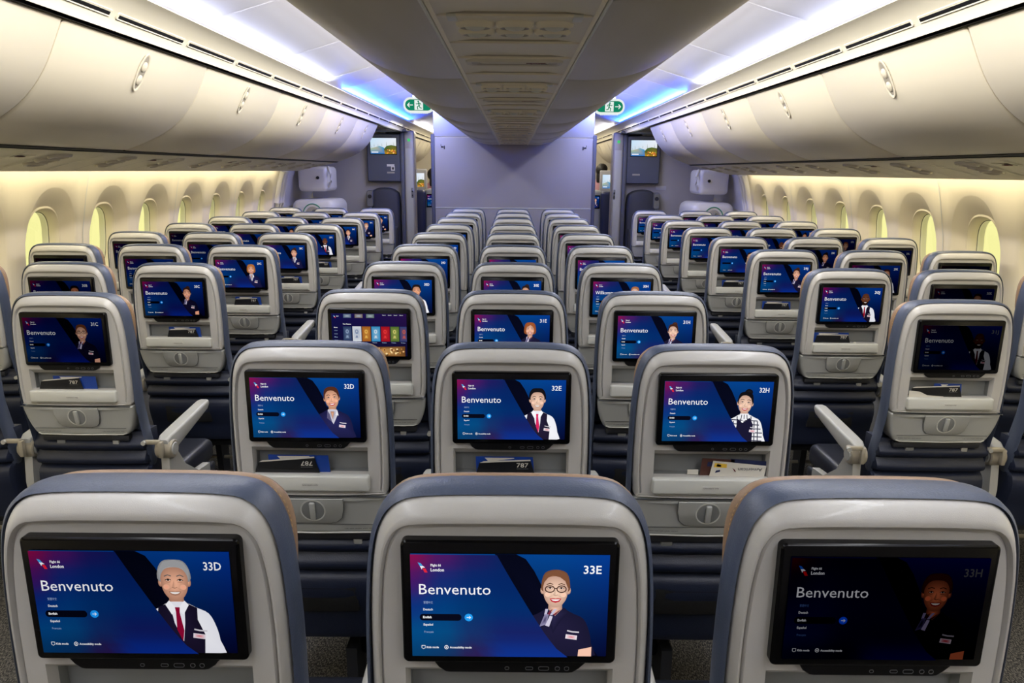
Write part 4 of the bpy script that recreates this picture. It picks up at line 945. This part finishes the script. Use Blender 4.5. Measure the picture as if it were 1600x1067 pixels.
# side partitions at the cross aisle, with monitor, jump seat, door post
YP = 10.1
for s in (-1, 1):
    sd = 'left' if s < 0 else 'right'
    mb = MB(); pr = [(1.50, 0), (2.75, 0), (2.75, 2.3), (1.50, 2.16)]
    mb.loft([[(s*x, y, z) for x, z in pr] for y in (YP, YP+.06)], 'partition'); tag(mb.build('wall_%s_partition' % sd, smooth=False), kind='structure'); mb = MB(); mb.rbox((s*1.62, YP-.13, 2.075), (.42, .26, .03), .01, 'partition_edge'); tag(mb.build('trim_%d' % (35+40*(s > 0))), kind='structure')
    t = thing('door_post', (s*1.40, YP-.02, 0), 'tall grey metal post beside the %s monitor at the doorway' % sd, 'post', 'doorway posts')
    mb = MB(); mb.rbox((0, 0, 1.04), (.14, .20, 2.08), .02, 'post', 3); mb.build('column', t)
    mb = MB(); mb.rbox((s*.09, -.02, 1.04), (.05, .20, 2.08), .01, 'partition_edge'); mb.build('edge_strip', t)
    mb = MB(); mb.rbox((-s*.035, -.104, 1.27), (.030, .012, .13), .006, 'port_metal'); mb.cyl((-s*.035, -.114, 1.29), (0, 1, 0), .011, .01, 'ink', 14); mb.cyl((-s*.035, -.114, 1.24), (0, 1, 0), .009, .01, 'ink', 14); mb.build('latch', t)
    mb = MB(); mb.rbox((0, -.102, 1.96), (.035, .004, .035), 0, 'lamp_green'); tag(mb.build('sign', t), 'small green sign')
    mb = MB(); mb.rbox((-s*.0, -.101, 1.05), (.09, .004, 1.6), .002, 'arm'); mb.build('face_panel', t)
    # monitor
    t = thing('wall_monitor', (s*1.74, YP-.02, 1.74), 'dark wall monitor showing a landscape, above the %s jump seat' % sd, 'monitor', 'wall monitors at the doorways')
    mb = MB(); o = rrect(-.225, .225, -.325, .30, .02); mb.loft([ring3(o, .02), ring3(o, -.09), ring3(offset2(o, .012), -.105)], 'monitor_box'); mb.rbox((0, -.106, -.01), (.41, .003, .004), 0, 'partition_edge'); mb.rbox((0, -.06, .325), (.07, .08, .05), .006, 'port_metal'); mb.build('housing', t)
    mb = MB(); o = rrect(-.178, .178, .03, .25, .006); mb.loft([ring3(o, -.104), ring3(o, -.109)], 'black_gloss'); sc_ = mb.build('display', t)
    def landscape(w, h, x0, z0, y):
        V = []; Fc = []; C = []
        def poly(pts, c, yy):
            n = len(V); V.extend([(x0+a*w, yy, z0+b*h) for a, b in pts]); Fc.append(tuple(range(n, n+len(pts)))); C.extend([rgb(q) for q in (c if isinstance(c, list) else [c]*len(pts))])
        poly([(0, 0), (1, 0), (1, 1), (0, 1)], [(200, 215, 225), (210, 215, 205), (236, 240, 250), (200, 228, 250)], y)
        poly([(0, 0), (0, .35), (.18, .42), (.35, .5), (.5, .42), (.56, .3), (.6, 0)], [(30, 110, 190), (170, 190, 160), (180, 180, 150), (90, 170, 200), (60, 150, 200), (40, 130, 200), (20, 110, 190)], y-.0002)
        poly([(.55, 0), (.52, .3), (.62, .5), (.8, .56), (1, .5), (1, 0)], [(190, 140, 40), (70, 90, 40), (60, 100, 50), (90, 110, 50), (80, 90, 40), (150, 110, 30)], y-.0004)
        for a, b, hh in ((.15, .45, .22), (.3, .48, .16), (.45, .5, .2), (.62, .52, .28), (.9, .5, .3), (.05, .4, .12)): poly([(a-.008, b), (a+.008, b), (a, b+hh)], (130, 140, 130), y-.0006)
        rnd = random.Random(5)
        for k in range(14):
            a = rnd.uniform(.6, .97); b = rnd.uniform(.04, .26); poly([(a-.03, b-.03), (a+.03, b-.03), (a+.025, b+.04), (a-.02, b+.04)], rnd.choice([(240, 180, 60), (220, 120, 60), (120, 150, 60), (250, 220, 120)]), y-.0008)
        poly([(.04, .08), (.3, .08), (.3, .14), (.04, .14)], (240, 245, 255), y-.0008)
        me = bpy.data.meshes.new('picture'); me.from_pydata(V, [], Fc); me.materials.append(MAT['display']); at = me.color_attributes.new('Col', 'FLOAT_COLOR', 'POINT'); at.data.foreach_set('color', [x for c in C for x in c]); return me
    pic = inst(landscape(.345, .205, -.1725, .0375, -.1095), 'picture', sc_); pic['brightness'] = 1.0; pic['contrast'] = 1.0
    mb = MB()
    if s < 0: mb.rbox((.09, -.107, -.11), (.10, .003, .03), 0, 'white_plastic'); mb.rbox((.12, -.107, -.15), (.05, .003, .06), 0, 'white_plastic'); mb.rbox((.12, -.109, -.15), (.028, .002, .03), 0, 'ink')
    mb.rbox((.09*(-s), -.107, -.205), (.10, .003, .022), 0, 'psu_detail'); mb.build('placard', t)
    # jump seat
    t = thing('jump_seat', (s*1.745, YP-.041, 0), 'folded dark attendant seat on the %s partition under the monitor' % sd, 'jump seat', 'folded jump seats')
    mb = MB(); half = catmull([(0, 1.335), (.09, 1.325), (.16, 1.29), (.195, 1.24), (.205, 1.1), (.205, .8), (.205, .5), (.19, .48), (0, .47)], 3); o = mirror_outline(half)
    if area2(o) > 0: o = o[::-1]
    mb.loft([ring3(o, .04), ring3(offset2(o, -.005), -.06), ring3(offset2(o, .01), -.10), ring3(offset2(o, .03), -.11)], 'jump'); mb.build('backrest', t, ang=50)
    mb = MB(); mb.rbox((0, -.12, .62), (.36, .06, .40), .02, 'jump', 3); mb.build('folded_seat', t)
    mb = MB(); o = [(x-.19*(-s)*-1*-1, z) for x, z in rrect(-.045, .045, 1.08, 1.30, .03)]; mb.loft([ring3(o, .0), ring3(o, -.125), ring3(offset2(o, .008), -.135)], 'port_metal'); mb.cyl((s*.19, -.14, 1.22), (0, 1, 0), .026, .02, 'ink', 18); mb.rbox((s*.19, -.10, .95), (.035, .03, .28), .01, 'port_metal'); tag(mb.build('side_bracket', t), 'silver bracket with dark knob')
    if s > 0: mb = MB(); mb.rbox((2.02, YP-.004, 1.36), (.14, .004, .055), .001, 'partition_light'); tag(mb.build('placard'), 'pale rectangular placard on the right grey partition', 'placard')
    # cabin door covers
    t = thing('cabin_door', (s*2.45, 9.35, 0), 'white cabin door covers between the last %s windows and the partition' % sd, 'door')
    mb = MB(); mb.rbox((s*.02, 0, 1.455), (.36, .55, .30), .05, 'white_plastic', 4); mb.build('upper_cover', t)
    mb = MB(); mb.rbox((s*.0, 0, .75), (.52, .80, .92), .09, 'white_plastic', 5); mb.build('lower_bustle', t)
    mb = MB(); mb.cyl((-s*.05, -.28, 1.47), (0, 1, 0), .018, .02, 'ink', 16); mb.build('lock', t)
    mb = MB(); mb.tube([(-s*.165, -.2, 1.60), (-s*.20, -.25, 1.52), (-s*.20, -.25, 1.42), (-s*.165, -.2, 1.36)], .016, 'white_plastic', 10); mb.build('grab_handle', t)
    mb = MB(); mb.tube([(s*.0+.12*math.cos(a), -.405, 1.02+.14*math.sin(a)) for a in [PI*k/16 for k in range(17)]], .006, 'green_sign', 8); mb.loft([[( .09*math.cos(a), -.403, 1.02+.11*math.sin(a)) for a in [PI*k/14 for k in range(15)]], [( .08*math.cos(a), -.41, 1.02+.10*math.sin(a)) for a in [PI*k/14 for k in range(15)]]], 'psu_detail'); mb.rbox((0, -.42, 1.06), (.025, .02, .09), .008, 'port_metal', rot=Matrix.Rotation(.6, 3, 'Y')); tag(mb.build('door_handle', t), 'handle in a green arc')
    # forward cabin seat and monitor
    t = thing('airliner_seat', (s*1.27, 11.3, 0), 'navy and grey seat seen through the %s doorway' % sd, 'seat', 'seats of the forward cabin')
    mb = MB(); mb.rbox((s*.16, 0, .64), (.20, .40, 1.27), .05, 'navy_seat', 4); mb.build('side_wing', t)
    mb = MB(); mb.rbox((-s*.06, .05, .65), (.28, .30, 1.29), .05, 'tray', 4); mb.build('shell', t)
    mb = MB(); o = rrect(-.11, .11, -.10, .10, .01); mb.loft([ring3(o, .01), ring3(o, -.008)], 'black_gloss'); d = mb.build('display', t); d.location = (-s*.06, -.10, 1.12)
    pc = inst(welcome('12C', POOL[0], detail=False).mesh(), 'screen', d); pc['brightness'] = .9; pc['contrast'] = 1.0; pc.scale = (.75, 1, 1.1); pc.location = (0, -.006, -SZC*1.1)
    t = thing('wall_monitor', (s*1.61, 12.3, 1.41), 'light framed monitor with a landscape seen through the %s doorway' % sd, 'monitor', 'monitors of the forward cabin')
    mb = MB(); mb.rbox((0, .03, 0), (.34, .1, .36), .02, 'monitor_box_light', 3); mb.rbox((0, .05, -.8), (.30, .06, 1.24), .01, 'monitor_box_light'); mb.build('housing', t)
    pc = inst(landscape(.26, .22, -.13, -.11, -.025), 'display', t); pc['brightness'] = 1.0; pc['contrast'] = 1.0

# ------------------------------------------------------------------ two people in the forward cabin
def person(loc, rz, label, h, lean=0.0):
    t = thing('person', loc, label, 'person'); t.rotation_euler = (0, 0, rz); k = h/1.62
    J = {'pel': (0, 0, .92), 'sp': (0, lean*.4, 1.10), 'ch': (0, lean*.8, 1.28), 'nk': (0, lean, 1.40), 'hd0': (0, lean*1.05+.01, 1.47), 'hd': (0, lean*1.1+.01, 1.54), 'ht': (0, lean*1.1, 1.60),
         'ls': (-.17, lean*.9, 1.35), 'le': (-.22, lean*.9+.02, 1.08), 'lw': (-.20, lean+.12, .86), 'rs': (.17, lean*.9, 1.35), 're': (.22, lean*.9+.02, 1.08), 'rw': (.20, lean+.12, .86),
         'lh': (-.09, 0, .86), 'lk': (-.10, .02, .48), 'la': (-.10, 0, .08), 'lt': (-.10, .14, .03), 'rh': (.09, 0, .86), 'rk': (.10, .02, .48), 'ra': (.10, 0, .08), 'rt': (.10, .14, .03)}
    R = dict(pel=.13, sp=.115, ch=.13, nk=.055, hd0=.065, hd=.088, ht=.06, ls=.06, le=.045, lw=.032, rs=.06, re=.045, rw=.032, lh=.09, lk=.06, la=.04, lt=.035, rh=.09, rk=.06, ra=.04, rt=.035)
    E = [('pel', 'sp'), ('sp', 'ch'), ('ch', 'nk'), ('nk', 'hd0'), ('hd0', 'hd'), ('hd', 'ht'), ('ch', 'ls'), ('ls', 'le'), ('le', 'lw'), ('ch', 'rs'), ('rs', 're'), ('re', 'rw'), ('pel', 'lh'), ('lh', 'lk'), ('lk', 'la'), ('la', 'lt'), ('pel', 'rh'), ('rh', 'rk'), ('rk', 'ra'), ('ra', 'rt')]
    for sgn, w in ((-1, 'lw'), (1, 'rw')):
        wx, wy, wz = J[w]
        for f_, (dx, ln) in enumerate(((-.03, .07), (-.01, .085), (.01, .08), (.03, .065), (.045*-sgn, .04))):
            a = '%sf%d' % (w, f_); b = a+'e'; J[a] = (wx+dx, wy+.03, wz-.06); J[b] = (wx+dx*1.1, wy+.05, wz-.06-ln); R[a] = .011; R[b] = .008; E += [(w, a), (a, b)]
    names = list(J); me = bpy.data.meshes.new('body'); me.from_pydata([tuple(c*k for c in J[n]) for n in names], [(names.index(a), names.index(b)) for a, b in E], [])
    o = bpy.data.objects.new('body', me); COL.objects.link(o); m1 = o.modifiers.new('skin', 'SKIN'); 
    for i, n in enumerate(names): sv = me.skin_vertices[0].data[i]; sv.radius = (R[n]*k, R[n]*k*.9); sv.use_root = (n == 'pel')
    m2 = o.modifiers.new('sub', 'SUBSURF'); m2.levels = 2; m2.render_levels = 2
    dg = bpy.context.evaluated_depsgraph_get(); dg.update(); m3 = bpy.data.meshes.new_from_object(o.evaluated_get(dg)); bpy.data.objects.remove(o)
    o = bpy.data.objects.new('body', m3); COL.objects.link(o); o.parent = t; m3.materials.clear()
    for q in ('pink_cloth', 'skin', 'jump'): m3.materials.append(MAT[q])
    for p in m3.polygons: z = p.center.z/k; p.material_index = 1 if (z > 1.42 or (z < .92 and abs(p.center.x)/k > .16)) else (0 if z > .9 else 2)
    m3.shade_smooth()
    mb = MB(); c = Vector((0, lean*1.1-.005, 1.555))*k; n = 20; rings = []
    for q in range(1, 9):
        a = PI*q/10; rings.append([(c.x+.102*k*math.sin(a)*math.cos(2*PI*j/n), c.y-.022*k+.105*k*math.sin(a)*math.sin(2*PI*j/n)*(1 if math.sin(2*PI*j/n) < .2 or q < 5 else .35), c.z+.115*k*math.cos(a)) for j in range(n)])
    mb.loft(rings, 'hair'); mb.rbox(c+Vector((0, -.075, -.10))*k, (.13*k, .07*k, .22*k), .03*k, 'hair', 3); mb.build('hair', t, ang=80)
    mb = MB(); f = c + Vector((0, .085, -.02))*k; mb.rbox(f+Vector((0, .012, -.01))*k, (.022*k, .03*k, .04*k), .008*k, 'skin'); mb.build('nose', t)
    for sx in (-1, 1): mb = MB(); mb.cyl(f+Vector((sx*.034, -.005, .015))*k, (0, 1, 0), .009*k, .01*k, 'ink', 10); mb.build('eye', t)
    mb = MB(); mb.rbox(f+Vector((0, .0, -.05))*k, (.045*k, .014*k, .010*k), .004*k, 'red_ink'); mb.build('mouth', t)
    return t
person((-1.40, 12.85, 0), .2, 'person in a pink top with dark hair, standing beyond the left doorway', 1.56)
person((1.50, 12.75, 0), -.6, 'person with dark hair bending behind the monitor beyond the right doorway', 1.66, .06)
